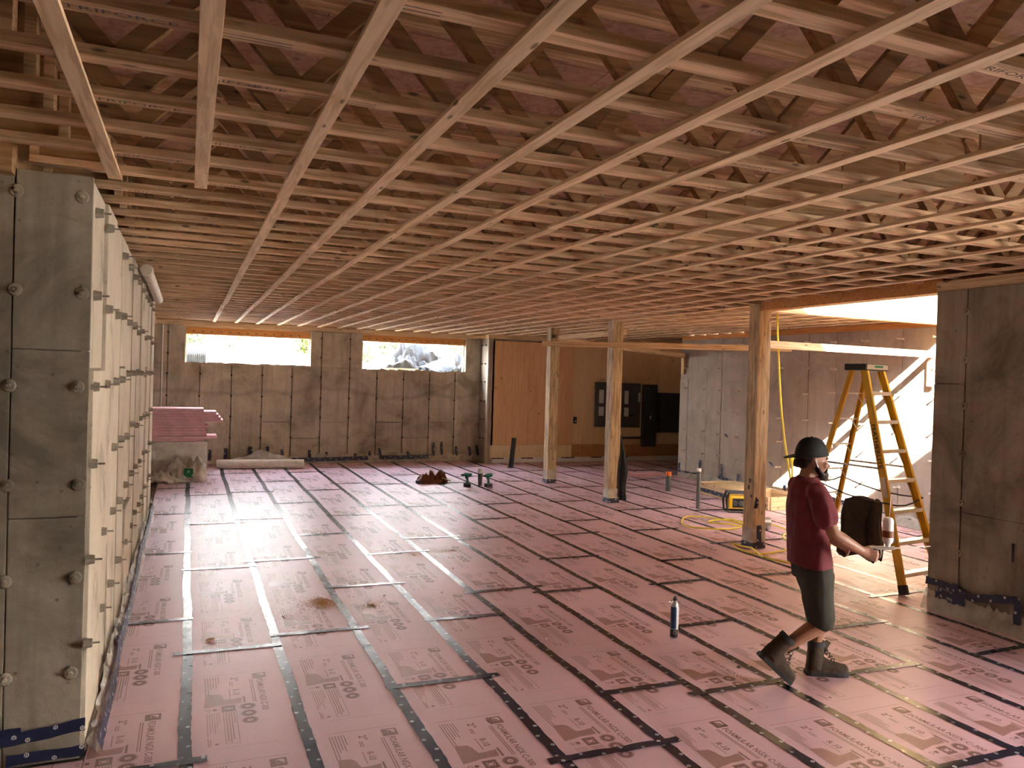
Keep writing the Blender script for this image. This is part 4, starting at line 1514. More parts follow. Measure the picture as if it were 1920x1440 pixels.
RC = 0.011
coil = [(7.307, 8.906), (7.15, 9.364), (6.831, 9.571), (6.531, 9.3), (6.382, 8.935), (6.61, 8.65), (7.007, 8.703), (7.315, 8.904), (7.306, 9.198), (7.028, 9.264), (6.857, 9.097), (7.022, 8.895), (7.172, 8.739)]
loop = [(7.698, 8.81), (7.653, 8.542), (7.537, 8.158), (7.375, 7.884), (6.908, 7.488), (6.583, 7.335), (6.257, 7.28), (6.137, 7.369), (6.164, 7.595), (6.25, 7.83), (6.30, 7.72), (6.27, 7.5), (6.22, 7.35), (6.136, 7.092), (6.255, 6.797)]
ec = thing('extension_cord', (6.9, 8.5, 0), 'yellow extension cord lying in loops round the foot of the nearest post', 'cord')
MB().tube(spline([(x, y, RC + 0.004 + 0.008 * (i % 3)) for i, (x, y) in enumerate(coil)]), RC, 8).build('far_loops', M['yellow_cord'], ec, smooth='all')
MB().tube(spline([(x, y, RC + 0.004 + 0.006 * (i % 2) + (0.018 if i in (11, 12) else 0)) for i, (x, y) in enumerate(loop)]), RC, 8).build('near_loops', M['yellow_cord'], ec, smooth='all')
MB().tube(spline([(7.60, 8.35, RC + 0.003), (7.222, 8.026, RC + 0.003), (7.052, 7.702, RC + 0.003), (6.797, 7.456, RC + 0.02)]), RC, 8).build('tail', M['yellow_cord'], ec, smooth='all')
hg = thing('hanging_cord', (6.9, 7.8, 0.7), 'yellow cord hanging from the edge of the opening above', 'cord')
MB().tube(spline([(6.72, 7.70, 2.94), (6.811, 7.8, 2.87), (6.844, 7.8, 2.479), (6.888, 7.8, 2.01), (6.938, 7.8, 1.607), (7.014, 7.8, 1.201), (7.097, 7.8, 0.861), (7.13, 7.8, 0.70), (7.16, 7.82, 0.66), (7.18, 7.84, 0.72), (7.17, 7.84, 0.88), (7.16, 7.84, 1.0)]), 0.013, 8).build('cord', M['yellow_cord'], hg, smooth='all')
MB().lathe([(0.016, 0), (0.024, 0.03), (0.022, 0.09), (0.012, 0.10)], (7.155, 7.84, 1.0), 10).build('plug', M['yellow_cord'], hg, smooth=True)
re_ = thing('tape_roll', (7.40, 8.57, 0), 'shiny silver tape roll on the floor behind the nearest post', 'tape roll')
MB().lathe([(0.075, -0.05), (0.085, -0.05), (0.085, 0.05), (0.075, 0.05)], (7.40, 8.57, 0.088), 20, (0.95, -0.3, 0)).build('roll', M['steel'], re_, smooth=True)
MB().lathe([(0.040, -0.052), (0.076, -0.052), (0.076, 0.052), (0.040, 0.052)], (7.40, 8.57, 0.088), 20, (0.95, -0.3, 0)).build('core', M['dark'], re_, smooth=True)

# ------------------------------------------------------------------ low wooden box frame by the right wall
fb = thing('box_frame', (8.95, 10.8, 0), 'low pale lumber box frame with navy tape by the far wall', 'box frame')
for a_, b_ in (((8.57, 9.86), (8.57, 11.75)), ((9.35, 9.86), (9.35, 11.75)), ((8.59, 9.86), (9.33, 9.86)), ((8.59, 11.75), (9.33, 11.75)), ((8.59, 10.7), (9.33, 10.7))):
    lumber('side_board', (*a_, 0.105), (*b_, 0.105), 0.038, 0.205, M['fresh'], fb)
MB().box(8.60, 9.32, 10.75, 11.72, 0.17, 0.19).build('lid', M['ply_strip'], fb)
wall_tp = MB().ribbon([(8.548, 9.9, 0.06), (8.548, 10.6, 0.065), (8.548, 11.72, 0.09)], (0, 0, 1), 0.07, 0.004, None, 0.05)
wall_tp.build('tape', M['tape_wall'], fb)

# job-site radio in yellow and black
rd_ = thing('site_radio', (7.92, 9.85, 0), 'yellow and black job-site tool with a roll cage, partly behind the nearest post', 'tool')
RX, RY = 7.93, 9.86
ru, rv = V((0.92, -0.38, 0)), V((0.38, 0.92, 0))
rc = V((RX, RY, 0.165))
MB().obox(rc, ru * 0.135, rv * 0.085, V((0, 0, 0.10))).build('body', M['yellow_tool'], rd_, bevel=0.025)
MB().obox(rc - rv * 0.088 + V((0, 0, -0.01)), ru * 0.085, rv * 0.006, V((0, 0, 0.07))).build('face', M['black'], rd_, bevel=0.01)
for s_ in (-1, 1):
    MB().lathe([(0.042, 0), (0.042, 0.012), (0.03, 0.016)], tuple(rc - rv * 0.094 + ru * 0.048 * s_ - V((0, 0, 0.012))), 14, tuple(-rv)).build('dial', M['panelgrey'], rd_, smooth=True)
for s_ in (-1, 1):
    fr_ = [rc + ru * 0.165 * s_ - rv * 0.10 + V((0, 0, -0.14)), rc + ru * 0.185 * s_ - rv * 0.10 + V((0, 0, 0.03)), rc + ru * 0.14 * s_ - rv * 0.08 + V((0, 0, 0.15)), rc + ru * 0.14 * s_ + rv * 0.08 + V((0, 0, 0.15)), rc + ru * 0.185 * s_ + rv * 0.10 + V((0, 0, 0.03)), rc + ru * 0.165 * s_ + rv * 0.10 + V((0, 0, -0.14))]
    MB().tube(fr_, 0.016, 8).build('cage_bar', M['black'], rd_, smooth=True)
for zz_, yy_ in ((0.15, -0.08), (-0.145, -0.1), (-0.145, 0.1), (0.15, 0.08)):
    MB().tube([rc - ru * 0.16 + rv * yy_ + V((0, 0, zz_)), rc + ru * 0.16 + rv * yy_ + V((0, 0, zz_))], 0.015, 8).build('cage_bar', M['black'], rd_, smooth=True)

# ------------------------------------------------------------------ stack of foam boards, wrapped bundle, bag and roll by the back wall
zt = 0.65
ends = [0.40, 0.55, 0.62, 0.33, 0.36, 0.30, 0.34, 0.38, 0.60, 0.56, 0.50, 0.33]
ends = [0.30, 0.52, 0.34, 0.33, 0.31, 0.36, 0.30, 0.62, 0.58, 0.54, 0.50, 0.28]
words = ['lowest', 'second lowest', 'third lowest', 'fourth lowest', 'fifth lowest', 'sixth lowest', 'seventh lowest', 'fifth from the top', 'fourth from the top', 'third from the top', 'second from the top', 'topmost']
for i, e in enumerate(ends):
    z = 0.652 + i * 0.0505
    y0 = 15.42 + random.Random(i).uniform(-0.03, 0.03)
    b_ = MB().box(e - 2.30, e, y0, y0 + 0.60, z, z + 0.05)
    o = b_.build('foam_board', M['foam_edge'], base=(e - 1.15, y0 + 0.3, z), bevel=0.010)
    tag(o, 'pink foam board lying in the stack by the back wall, %s' % words[i], 'foam board', 'stacked pink foam boards')
wb_ = thing('wrapped_bundle', (-0.8, 15.72, 0), 'whitish film-wrapped bundle of boards under the pink stack', 'bundle')
for i in range(12):
    MB().box(-1.98, 0.34, 15.42, 16.02, 0.004 + i * 0.0535, 0.004 + i * 0.0535 + 0.0525).build('foam_board', M['foam_edge'] if i < 5 else M['whitesheet'], wb_)
MB().box(-2.0, 0.355, 15.405, 16.035, 0.12, 0.648).build('wrap', M['poly_bag'], wb_)


def crumple(mb, cx, cy, lx, ly, lz, seed, nx=30, ny=22, sharp=0.25, base=0.004):
    """a heap of crumpled sheet: a closed dome with creases"""
    rs = random.Random(seed)
    off_ = V((rs.uniform(0, 50), rs.uniform(0, 50), rs.uniform(0, 50)))
    rings = []
    for i in range(nx + 1):
        t = i / nx * 2 - 1
        w = math.sqrt(max(0.0, 1 - abs(t) ** 2.4)) + 0.02
        ring = []
        for j in range(ny):
            a = 2 * PI * j / ny
            yy, zz = math.cos(a) * w, max(0, math.sin(a)) * w
            p = V((t, yy, zz))
            q = V((t * 2.5, yy * 2.5, zz * 3)) + off_
            f = 1 + sharp * (abs(mnoise.noise(q)) * 2 - 0.45) + 0.5 * sharp * mnoise.noise(q * 3)
            skew = 0.35 * mnoise.noise(V((t * 1.5, 0, 0)) + off_)
            ring.append(V((cx + p.x * lx * (1 + 0.1 * mnoise.noise(q)), cy + p.y * ly * f + skew * ly, base + p.z * lz * f * (0.75 + 0.25 * math.sin(3 * t + seed)))))
        rings.append(ring)
    mb.rings(rings)


bg_ = thing('plastic_bag', (-0.1, 14.95, 0), 'crumpled translucent plastic bag with a green label on the floor', 'bag')
b_ = MB()
crumple(b_, 0.02, 15.0, 0.34, 0.26, 0.50, 5, sharp=0.5)
b_.build('bag', M['poly_bag'], bg_, smooth='all')
b_ = MB()
crumple(b_, -0.30, 14.85, 0.42, 0.22, 0.17, 9, sharp=0.5)
b_.build('loose_end', M['poly_bag'], bg_, smooth='all')
b_ = MB()
b_.quad((-0.035, 14.70, 0.10), (0.12, 14.69, 0.09), (0.115, 14.76, 0.235), (-0.03, 14.77, 0.245))
b_.build('label', M['green_label'], bg_)
rl_ = thing('film_roll', (1.4, 16.45, 0), 'long roll of pale plastic film lying along the back wall', 'roll')
MB().lathe([(0.085, 0), (0.092, 0.01), (0.092, 1.68), (0.085, 1.69), (0.03, 1.69), (0.03, 1.6)], (0.56, 16.62, 0.096), 18, (1, -0.10, 0)).build('roll', M['poly_roll'], rl_, smooth=True)
b_ = MB()
pts_ = [(0.75, 16.50, 0.15), (1.0, 16.46, 0.14), (1.35, 16.42, 0.02), (1.6, 16.30, 0.006)]
for i in range(len(pts_) - 1):
    a, c = V(pts_[i]), V(pts_[i + 1])
    b_.quad(a, c, c + V((0.02, -0.06, 0.0)), a + V((0.02, -0.05, -0.02)))
b_.build('loose_film', M['poly'], rl_)
b_ = MB()
for i in range(12):
    t0, t1 = i / 12, (i + 1) / 12
    f = lambda t: 0.16 + 0.19 * math.sin(PI * t) ** 2 + 0.03 * math.sin(17 * t)
    b_.quad((0.8 + 1.3 * t0, 16.6, 0.10), (0.8 + 1.3 * t1, 16.6, 0.10), (0.8 + 1.3 * t1, 16.72, f(t1)), (0.8 + 1.3 * t0, 16.72, f(t0)))
b_.build('folded_film', M['poly'], rl_, smooth='all')

# ------------------------------------------------------------------ tool belt and cordless tools on the floor
tb = thing('tool_belt', (4.2, 13.95, 0), 'brown leather tool belt lying in a heap on the floor', 'tool belt')
bel = spline([(3.98, 13.98, 0.05), (4.02, 14.15, 0.06), (4.25, 14.22, 0.07), (4.45, 14.12, 0.06), (4.52, 13.95, 0.04), (4.38, 13.84, 0.03), (4.15, 13.82, 0.03), (3.98, 13.90, 0.04)], 5)
b_ = MB()
rings = []
for i, p in enumerate(bel):
    d = bel[min(i + 1, len(bel) - 1)] - bel[max(i - 1, 0)]
    d.normalize()
    nn = V((-d.y, d.x, 0.35)).normalized()
    up_ = d.cross(nn)
    rings.append([p + nn * 0.004 + up_ * 0.035, p - nn * 0.004 + up_ * 0.035, p - nn * 0.004 - up_ * 0.035, p + nn * 0.004 - up_ * 0.035])
b_.rings(rings)
for v_ in b_.v:
    v_.z = max(v_.z, 0.004)
b_.build('belt', M['leather'], tb, smooth=True)
for cx_, cy_, sx_, sy_, sz_, sd, nm in ((4.10, 13.90, 0.17, 0.11, 0.17, 2, 'pouch'), (4.38, 13.98, 0.16, 0.13, 0.21, 7, 'pouch'), (4.24, 13.96, 0.10, 0.09, 0.22, 15, 'holster')):
    b_ = MB()
    crumple(b_, cx_, cy_, sx_, sy_, sz_, sd, 16, 14, 0.35)
    b_.build(nm, M['leather'], tb, smooth='all')
MB().obox((3.97, 13.87, 0.03), (0.05, 0.02, 0), (-0.02, 0.05, 0), (0, 0, 0.025)).build('buckle', M['dark'], tb, bevel=0.008)
MB().tube([(4.40, 13.86, 0.09), (4.56, 13.82, 0.04)], 0.012, 8).build('tool_handle', M['whitesheet'], tb, smooth=True)


def impact_driver(ox, oy, ang, lay, label):
    """pistol-grip cordless tool: motor housing, grip, battery, chuck"""
    t = thing('cordless_tool', (ox, oy, 0), label, 'power tool', 'teal cordless tools')
    c_, s_ = math.cos(ang), math.sin(ang)

    def P(x, y, z):
        return V((ox + x * c_ - y * s_, oy + x * s_ + y * c_, z))
    fx, fy = V((c_, s_, 0)), V((-s_, c_, 0))
    MB().obox(P(0, 0, 0.035), fx * 0.065, fy * 0.04, V((0, 0, 0.032))).build('battery', M['black'], t, bevel=0.008)
    g = MB().tube([P(-0.005, 0, 0.06), P(0.0, 0, 0.12), P(0.012, 0, 0.19)], [(0.024, 0.030), (0.019, 0.024), (0.024, 0.028)], 12)
    g.build('grip', M['green_tool'], t, smooth=True)
    MB().tube([P(-0.075, 0, 0.205), P(-0.06, 0, 0.215), P(0.045, 0, 0.215), P(0.075, 0, 0.21)], [0.028, 0.036, 0.036, 0.024], 14).build('housing', M['green_tool'], t, smooth=True)
    MB().tube([P(0.073, 0, 0.21), P(0.12, 0, 0.21), P(0.125, 0, 0.21)], [0.022, 0.014, 0.008], 12).build('chuck', M['black'], t, smooth=True)
    MB().obox(P(0.035, 0, 0.165), fx * 0.008, fy * 0.009, V((0, 0, 0.018))).build('trigger', M['black'], t)
    MB().obox(P(0.0, -0.041, 0.04), fx * 0.04, fy * 0.001, V((0, 0, 0.012))).build('label_plate', M['paper'], t)
    return t


impact_driver(5.06, 13.18, math.radians(200), 0, 'teal cordless tool standing nearest the black pipe')
impact_driver(4.70, 13.30, math.radians(150), 0, 'teal cordless tool standing nearest the brown tool belt')
cj = thing('canister', (4.98, 13.40, 0), 'white-topped dark canister between the two teal tools', 'canister')
MB().lathe([(0.036, 0.002), (0.048, 0.22), (0.048, 0.225)], (4.98, 13.40, 0), 18).build('body', M['panelgrey'], cj, smooth=True)
MB().lathe([(0.050, 0.225), (0.052, 0.24), (0.046, 0.315), (0.040, 0.32)], (4.98, 13.40, 0), 18).build('lid', M['white'], cj, smooth=True)

# ------------------------------------------------------------------ sawdust and crumbs
def grains(name, mat, label, cat, spots, size, base):
    mb = MB()
    rs = random.Random(len(spots) * 3 + 1)
    for cx_, cy_, rx, ry, n_ in spots:
        for _ in range(n_):
            r_, a_ = abs(rs.gauss(0, 0.5)), rs.uniform(0, 2 * PI)
            x, y = cx_ + rx * r_ * math.cos(a_), cy_ + ry * r_ * math.sin(a_)
            s_ = size * rs.uniform(0.4, 1.3)
            if any(abs(x - px_) < 0.16 and abs(y - py_) < 0.16 for px_, py_ in ((6.43, 7.65), (6.43, 11.14), (6.43, 13.49), (5.06, 13.18), (4.7, 13.3), (4.98, 13.4))):
                continue
            th = rs.uniform(0, PI)
            dx, dy = s_ * math.cos(th), s_ * math.sin(th)
            z = 0.0018
            k = len(mb.v)
            mb.v += [V((x - dx, y - dy, z)), V((x + dy * 0.6, y - dx * 0.6, z)), V((x + dx, y + dy, z)), V((x, y, z + s_ * 0.9))]
            mb.f += [(k, k + 1, k + 3), (k + 1, k + 2, k + 3), (k + 2, k, k + 3)]
    return tag(mb.build(name, mat, base=base), label, cat, None, 'stuff')


grains('sawdust', M['sawdust'], 'scattered yellowish sawdust on the pink boards', 'sawdust', [(1.12, 6.80, 0.22, 0.30, 2600), (1.50, 6.62, 0.25, 0.25, 700), (2.35, 8.35, 0.30, 0.35, 800), (2.8, 8.45, 0.35, 0.15, 500), (1.3, 7.6, 0.5, 0.5, 300), (0.75, 6.5, 0.6, 0.9, 500)], 0.0035, (1.3, 7, 0))
grains('debris', M['crumb'], 'small white foam crumbs scattered over the floor', 'debris', [(7.0, 10.5, 1.6, 2.0, 120), (6.8, 9.0, 1.0, 1.2, 60), (5.0, 10.0, 2.0, 3.0, 70), (8.8, 12.8, 0.8, 1.5, 60), (3.0, 7.0, 3.0, 3.0, 40)], 0.012, (6, 10, 0))
ch = MB()
ch.obox((0.195, 6.09, 0.012), (0.022, -0.012, 0.004), (0.008, 0.016, 0), (0, 0, 0.005))
tag(ch.build('wood_chip', M['fresh'], base=(0.195, 6.09, 0)), 'small curled wood chip on the board nearest the left wall', 'wood chip')
bt = MB().lathe([(0.014, 0.001), (0.014, 0.008), (0.006, 0.010)], (3.62, 4.42, 0), 12)
tag(bt.build('bottle_cap', M['dark'], base=(3.62, 4.42, 0), smooth=True), 'small dark round cap on the floor before the man', 'cap')

# ------------------------------------------------------------------ the man
PB = V((3.982, 4.066, 0))
PF, PN = V((rgt.x, rgt.y, 0)).normalized(), V((-math.sin(yaw), -math.cos(yaw), 0))


def W(x, y, z):
    return PB + PF * x + PN * y + V((0, 0, z))


man = thing('person', tuple(PB), 'man in a backwards black cap, red T-shirt and olive shorts walking with a foam gun', 'person')


def fuse(mb, name, mat, parent, voxel, smooth=3, disp=None):
    """weld overlapping shapes into one continuous skin"""
    me = mb.mesh(name + '_raw', PB)
    ob = bpy.data.objects.new(name + '_raw', me)
    COL.objects.link(ob)
    md = ob.modifiers.new('r', 'REMESH')
    md.mode = 'VOXEL'
    md.voxel_size = voxel
    sm = ob.modifiers.new('s', 'SMOOTH')
    sm.factor, sm.iterations = 0.5, smooth
    dg = bpy.context.evaluated_depsgraph_get()
    out = bpy.data.meshes.new_from_object(ob.evaluated_get(dg))
    bpy.data.objects.remove(ob)
    bpy.data.meshes.remove(me)
    out.name = name
    if disp:
        amp, sc, st = disp
        for v in out.vertices:
            q = V((v.co.x * sc, v.co.y * sc, v.co.z * sc * st))
            v.co += v.normal * (amp * mnoise.noise(q) + 0.5 * amp * mnoise.noise(q * 2.3))
    out.materials.clear()
    out.materials.append(mat)
    out.polygons.foreach_set('use_smooth', [True] * len(out.polygons))
    o = bpy.data.objects.new(name, out)
    COL.objects.link(o)
    o.parent = parent
    ORG[o.name] = PB
    return o


def ell(mb, c, r, n=14, m_=9):
    """ellipsoid in the man's own axes"""
    rings = []
    for i in range(1, m_):
        th = PI * i / m_
        rings.append([W(c[0] + r[0] * math.sin(th) * math.cos(2 * PI * j / n), c[1] + r[1] * math.sin(th) * math.sin(2 * PI * j / n), c[2] - r[2] * math.cos(th)) for j in range(n)])
    mb.rings(rings)


def limb(mb, pts, rad, n=12):
    P = [W(*p) for p in pts]
    d0, d1 = (P[0] - P[1]).normalized(), (P[-1] - P[-2]).normalized()
    r0 = rad[0] if not isinstance(rad[0], tuple) else min(rad[0])
    r1 = rad[-1] if not isinstance(rad[-1], tuple) else min(rad[-1])
    sc = lambda q, f: tuple(a * f for a in q) if isinstance(q, tuple) else q * f
    P = [P[0] + d0 * r0 * 0.8, P[0] + d0 * r0 * 0.45] + P + [P[-1] + d1 * r1 * 0.45, P[-1] + d1 * r1 * 0.8]
    R_ = [sc(rad[0], 0.45), sc(rad[0], 0.85)] + list(rad) + [sc(rad[-1], 0.85), sc(rad[-1], 0.45)]
    mb.tube(P, R_, n)


def tor(mb, rows, n=20):
    """stack of ellipses: (z, cx, half depth, half width)"""
    mb.rings([[W(cx + a * math.cos(2 * PI * j / n), b * math.sin(2 * PI * j / n), z) for j in range(n)] for z, cx, a, b in rows])


b = MB()
# head
ell(b, (-0.078, 0, 1.535), (0.096, 0.077, 0.105), 20, 13)
ell(b, (-0.045, 0, 1.465), (0.070, 0.064, 0.088), 18, 11)
ell(b, (-0.012, 0, 1.405), (0.036, 0.038, 0.030))
limb(b, [(0.014, 0, 1.487), (0.026, 0, 1.468), (0.040, 0, 1.450)], [0.009, 0.011, 0.012], 8)
ell(b, (0.030, 0.012, 1.447), (0.010, 0.009, 0.008))
ell(b, (0.030, -0.012, 1.447), (0.010, 0.009, 0.008))
ell(b, (0.012, 0.03, 1.508), (0.014, 0.024, 0.009))
ell(b, (0.012, -0.03, 1.508), (0.014, 0.024, 0.009))
ell(b, (0.019, 0, 1.424), (0.011, 0.022, 0.006))
ell(b, (0.017, 0, 1.412), (0.011, 0.020, 0.006))
for s_ in (-1, 1):
    ell(b, (-0.006, s_ * 0.050, 1.462), (0.022, 0.016, 0.018))
    ell(b, (-0.092, s_ * 0.078, 1.482), (0.020, 0.009, 0.031))
    ell(b, (-0.084, s_ * 0.077, 1.457), (0.010, 0.008, 0.011))
limb(b, [(-0.118, 0, 1.31), (-0.098, 0, 1.40), (-0.085, 0, 1.46)], [0.062, 0.056, 0.056])
tor(b, [(0.74, -0.05, 0.085, 0.14), (0.82, -0.06, 0.10, 0.15), (0.95, -0.085, 0.09, 0.135), (1.10, -0.10, 0.10, 0.15), (1.25, -0.11, 0.095, 0.17), (1.33, -0.112, 0.07, 0.13)])
# arms
SHR, ELR, WRR = (-0.104, 0.185, 1.295), (-0.012, 0.245, 1.035), (0.178, 0.215, 0.932)
SHL, ELL, WRL = (-0.104, -0.185, 1.295), (-0.02, -0.24, 1.035), (0.150, -0.19, 0.925)
for S, E_, W_ in ((SHR, ELR, WRR), (SHL, ELL, WRL)):
    mid1 = tuple((p + q) / 2 for p, q in zip(S, E_))
    f1 = tuple(p + (q - p) * 0.28 for p, q in zip(E_, W_))
    limb(b, [S, mid1, E_], [0.050, 0.047, 0.042])
    limb(b, [E_, f1, W_], [0.043, 0.045, (0.026, 0.031)])
# right hand closed on the gun's grip
limb(b, [(0.178, 0.215, 0.932), (0.205, 0.213, 0.922), (0.236, 0.211, 0.912)], [(0.024, 0.031), (0.021, 0.040), (0.018, 0.041)], 12)
for i, zf in enumerate((0.936, 0.915, 0.895, 0.877)):
    L_ = (1.0, 1.08, 1.02, 0.85)[i]
    limb(b, [(0.236, 0.222, zf), (0.236 + 0.040 * L_, 0.226, zf - 0.004), (0.236 + 0.056 * L_, 0.208, zf - 0.007), (0.236 + 0.046 * L_, 0.188, zf - 0.009), (0.236 + 0.028 * L_, 0.186, zf - 0.010)], [0.0098, 0.0095, 0.009, 0.0085, 0.008], 8)
limb(b, [(0.205, 0.195, 0.930), (0.228, 0.182, 0.946), (0.258, 0.180, 0.953), (0.280, 0.186, 0.955)], [0.013, 0.0115, 0.0105, 0.009], 8)
# left hand, loosely curled
limb(b, [(0.150, -0.19, 0.925), (0.178, -0.186, 0.913), (0.212, -0.182, 0.900)], [(0.024, 0.030), (0.020, 0.038), (0.017, 0.040)], 12)
for i, zf in enumerate((0.924, 0.905, 0.886, 0.868)):
    L_ = (1.0, 1.1, 1.02, 0.82)[i]
    limb(b, [(0.212, -0.176, zf - 0.004), (0.212 + 0.036 * L_, -0.172, zf - 0.016), (0.212 + 0.050 * L_, -0.160, zf - 0.036), (0.212 + 0.044 * L_, -0.150, zf - 0.052)], [0.0098, 0.0093, 0.0088, 0.008], 8)
limb(b, [(0.175, -0.168, 0.928), (0.200, -0.150, 0.928), (0.226, -0.142, 0.915), (0.240, -0.140, 0.900)], [0.013, 0.0115, 0.0105, 0.009], 8)
# legs: right one trailing with the heel up, left one carrying the weight
HR, KR, AR = (-0.05, 0.085, 0.78), (-0.012, 0.10, 0.405), (-0.255, 0.10, 0.255)
HL, KL, AL = (-0.05, -0.085, 0.78), (0.070, -0.10, 0.440), (0.022, -0.10, 0.16)
limb(b, [HR, (-0.035, 0.095, 0.60), KR], [0.085, 0.074, 0.056])
limb(b, [KR, (-0.085, 0.10, 0.372), AR, (-0.30, 0.10, 0.215)], [0.054, 0.057, 0.038, 0.036])
limb(b, [HL, (0.015, -0.095, 0.61), KL], [0.085, 0.074, 0.056])
limb(b, [KL, (0.042, -0.10, 0.34), (0.026, -0.10, 0.22), AL], [0.053, 0.056, 0.040, 0.036])
fuse(b, 'body', M['skin'], man, 0.0055, 4)

b = MB()
tor(b, [(0.785, -0.070, 0.138, 0.190), (0.80, -0.070, 0.142, 0.192), (0.86, -0.074, 0.135, 0.186), (0.95, -0.084, 0.126, 0.180), (1.08, -0.098, 0.118, 0.182), (1.18, -0.106, 0.116, 0.192), (1.27, -0.108, 0.112, 0.200), (1.325, -0.110, 0.096, 0.170), (1.365, -0.112, 0.076, 0.105), (1.385, -0.110, 0.066, 0.080)], 26)
for s_ in (-1, 1):
    limb(b, [(-0.105, s_ * 0.165, 1.305), (-0.085, s_ * 0.205, 1.24), (-0.052, s_ * 0.228, 1.135)], [0.068, 0.072, 0.075])
fuse(b, 'shirt', M['shirt'], man, 0.010, 3, (0.016, 10, 0.45))
b = MB()
tor(b, [(0.70, -0.05, 0.125, 0.165), (0.78, -0.055, 0.128, 0.172), (0.84, -0.062, 0.122, 0.168)], 24)
limb(b, [(-0.048, 0.085, 0.74), (-0.042, 0.095, 0.58), (-0.022, 0.10, 0.44)], [0.108, 0.098, 0.092], 16)
limb(b, [(-0.045, -0.085, 0.74), (0.012, -0.095, 0.60), (0.058, -0.10, 0.505)], [0.106, 0.095, 0.084], 16)
sh_ = fuse(b, 'shorts', M['shorts'], man, 0.010, 3, (0.009, 8, 0.5))
# beard and hair
b = MB()
ell(b, (-0.006, 0, 1.392), (0.046, 0.047, 0.040))
ell(b, (0.004, 0, 1.372), (0.030, 0.032, 0.022))
for s_ in (-1, 1):
    limb(b, [(-0.070, s_ * 0.066, 1.462), (-0.055, s_ * 0.064, 1.425), (-0.020, s_ * 0.045, 1.398)], [(0.016, 0.011), (0.023, 0.014), (0.026, 0.018)], 10)
    limb(b, [(0.024, s_ * 0.008, 1.434), (0.014, s_ * 0.030, 1.426), (0.0, s_ * 0.042, 1.405)], [0.008, 0.0085, 0.010], 8)
fuse(b, 'beard', M['hair'], man, 0.005, 2, (0.003, 60, 1))
b = MB()
ell(b, (-0.135, 0, 1.478), (0.046, 0.062, 0.050))
ell(b, (-0.176, 0, 1.470), (0.026, 0.034, 0.032))
for s_ in (-1, 1):
    ell(b, (-0.108, s_ * 0.066, 1.510), (0.030, 0.014, 0.032))
fuse(b, 'hair', M['hair'], man, 0.006, 2, (0.004, 50, 1))
# backwards cap
b = MB()
rings = []
for i in range(9):
    th = PI / 2 * i / 9
    r_ = math.cos(th) ** 0.75
    rings.append([W(-0.082 + 0.110 * r_ * math.cos(2 * PI * j / 26), 0.090 * r_ * math.sin(2 * PI * j / 26), 1.515 + 0.133 * math.sin(th) + (0.012 * math.cos(2 * PI * j / 26) if i == 0 else 0)) for j in range(26)])
b.rings(rings)
cap = b.build('cap', M['capcloth'], man, smooth='all')
b = MB()
br = []
for i in range(9):
    t = i / 8 * 2 - 1
    a_ = PI + t * 1.0
    inn = (-0.082 + 0.105 * math.cos(a_), 0.086 * math.sin(a_), 1.519)
    w_ = 0.080 * (1 - abs(t) ** 2.2)
    outp = (inn[0] - w_, inn[1] * 1.02, 1.517 - 0.014 * (1 - t * t) + 0.012 * t * t)
    br.append([W(inn[0], inn[1], inn[2] + 0.004), W(outp[0], outp[1], outp[2] + 0.003), W(outp[0], outp[1], outp[2] - 0.003), W(inn[0], inn[1], inn[2] - 0.004)])
b.rings(br)
b.build('brim', M['capcloth'], cap, smooth=True)
MB().lathe([(0.008, 0), (0.006, 0.006)], tuple(W(-0.082, 0, 1.646)), 10).build('button', M['capcloth'], cap)
MB().bar(W(0.024, -0.03, 1.532), W(0.024, 0.03, 1.532), 0.006, 0.014).build('strap', M['black'], cap)
MB().tube([W(-0.088, 0.090, 1.502), W(-0.082, 0.091, 1.486), W(-0.066, 0.088, 1.452)], [0.006, 0.005, 0.0045], 8).build('earphone', M['white'], man, smooth=True)


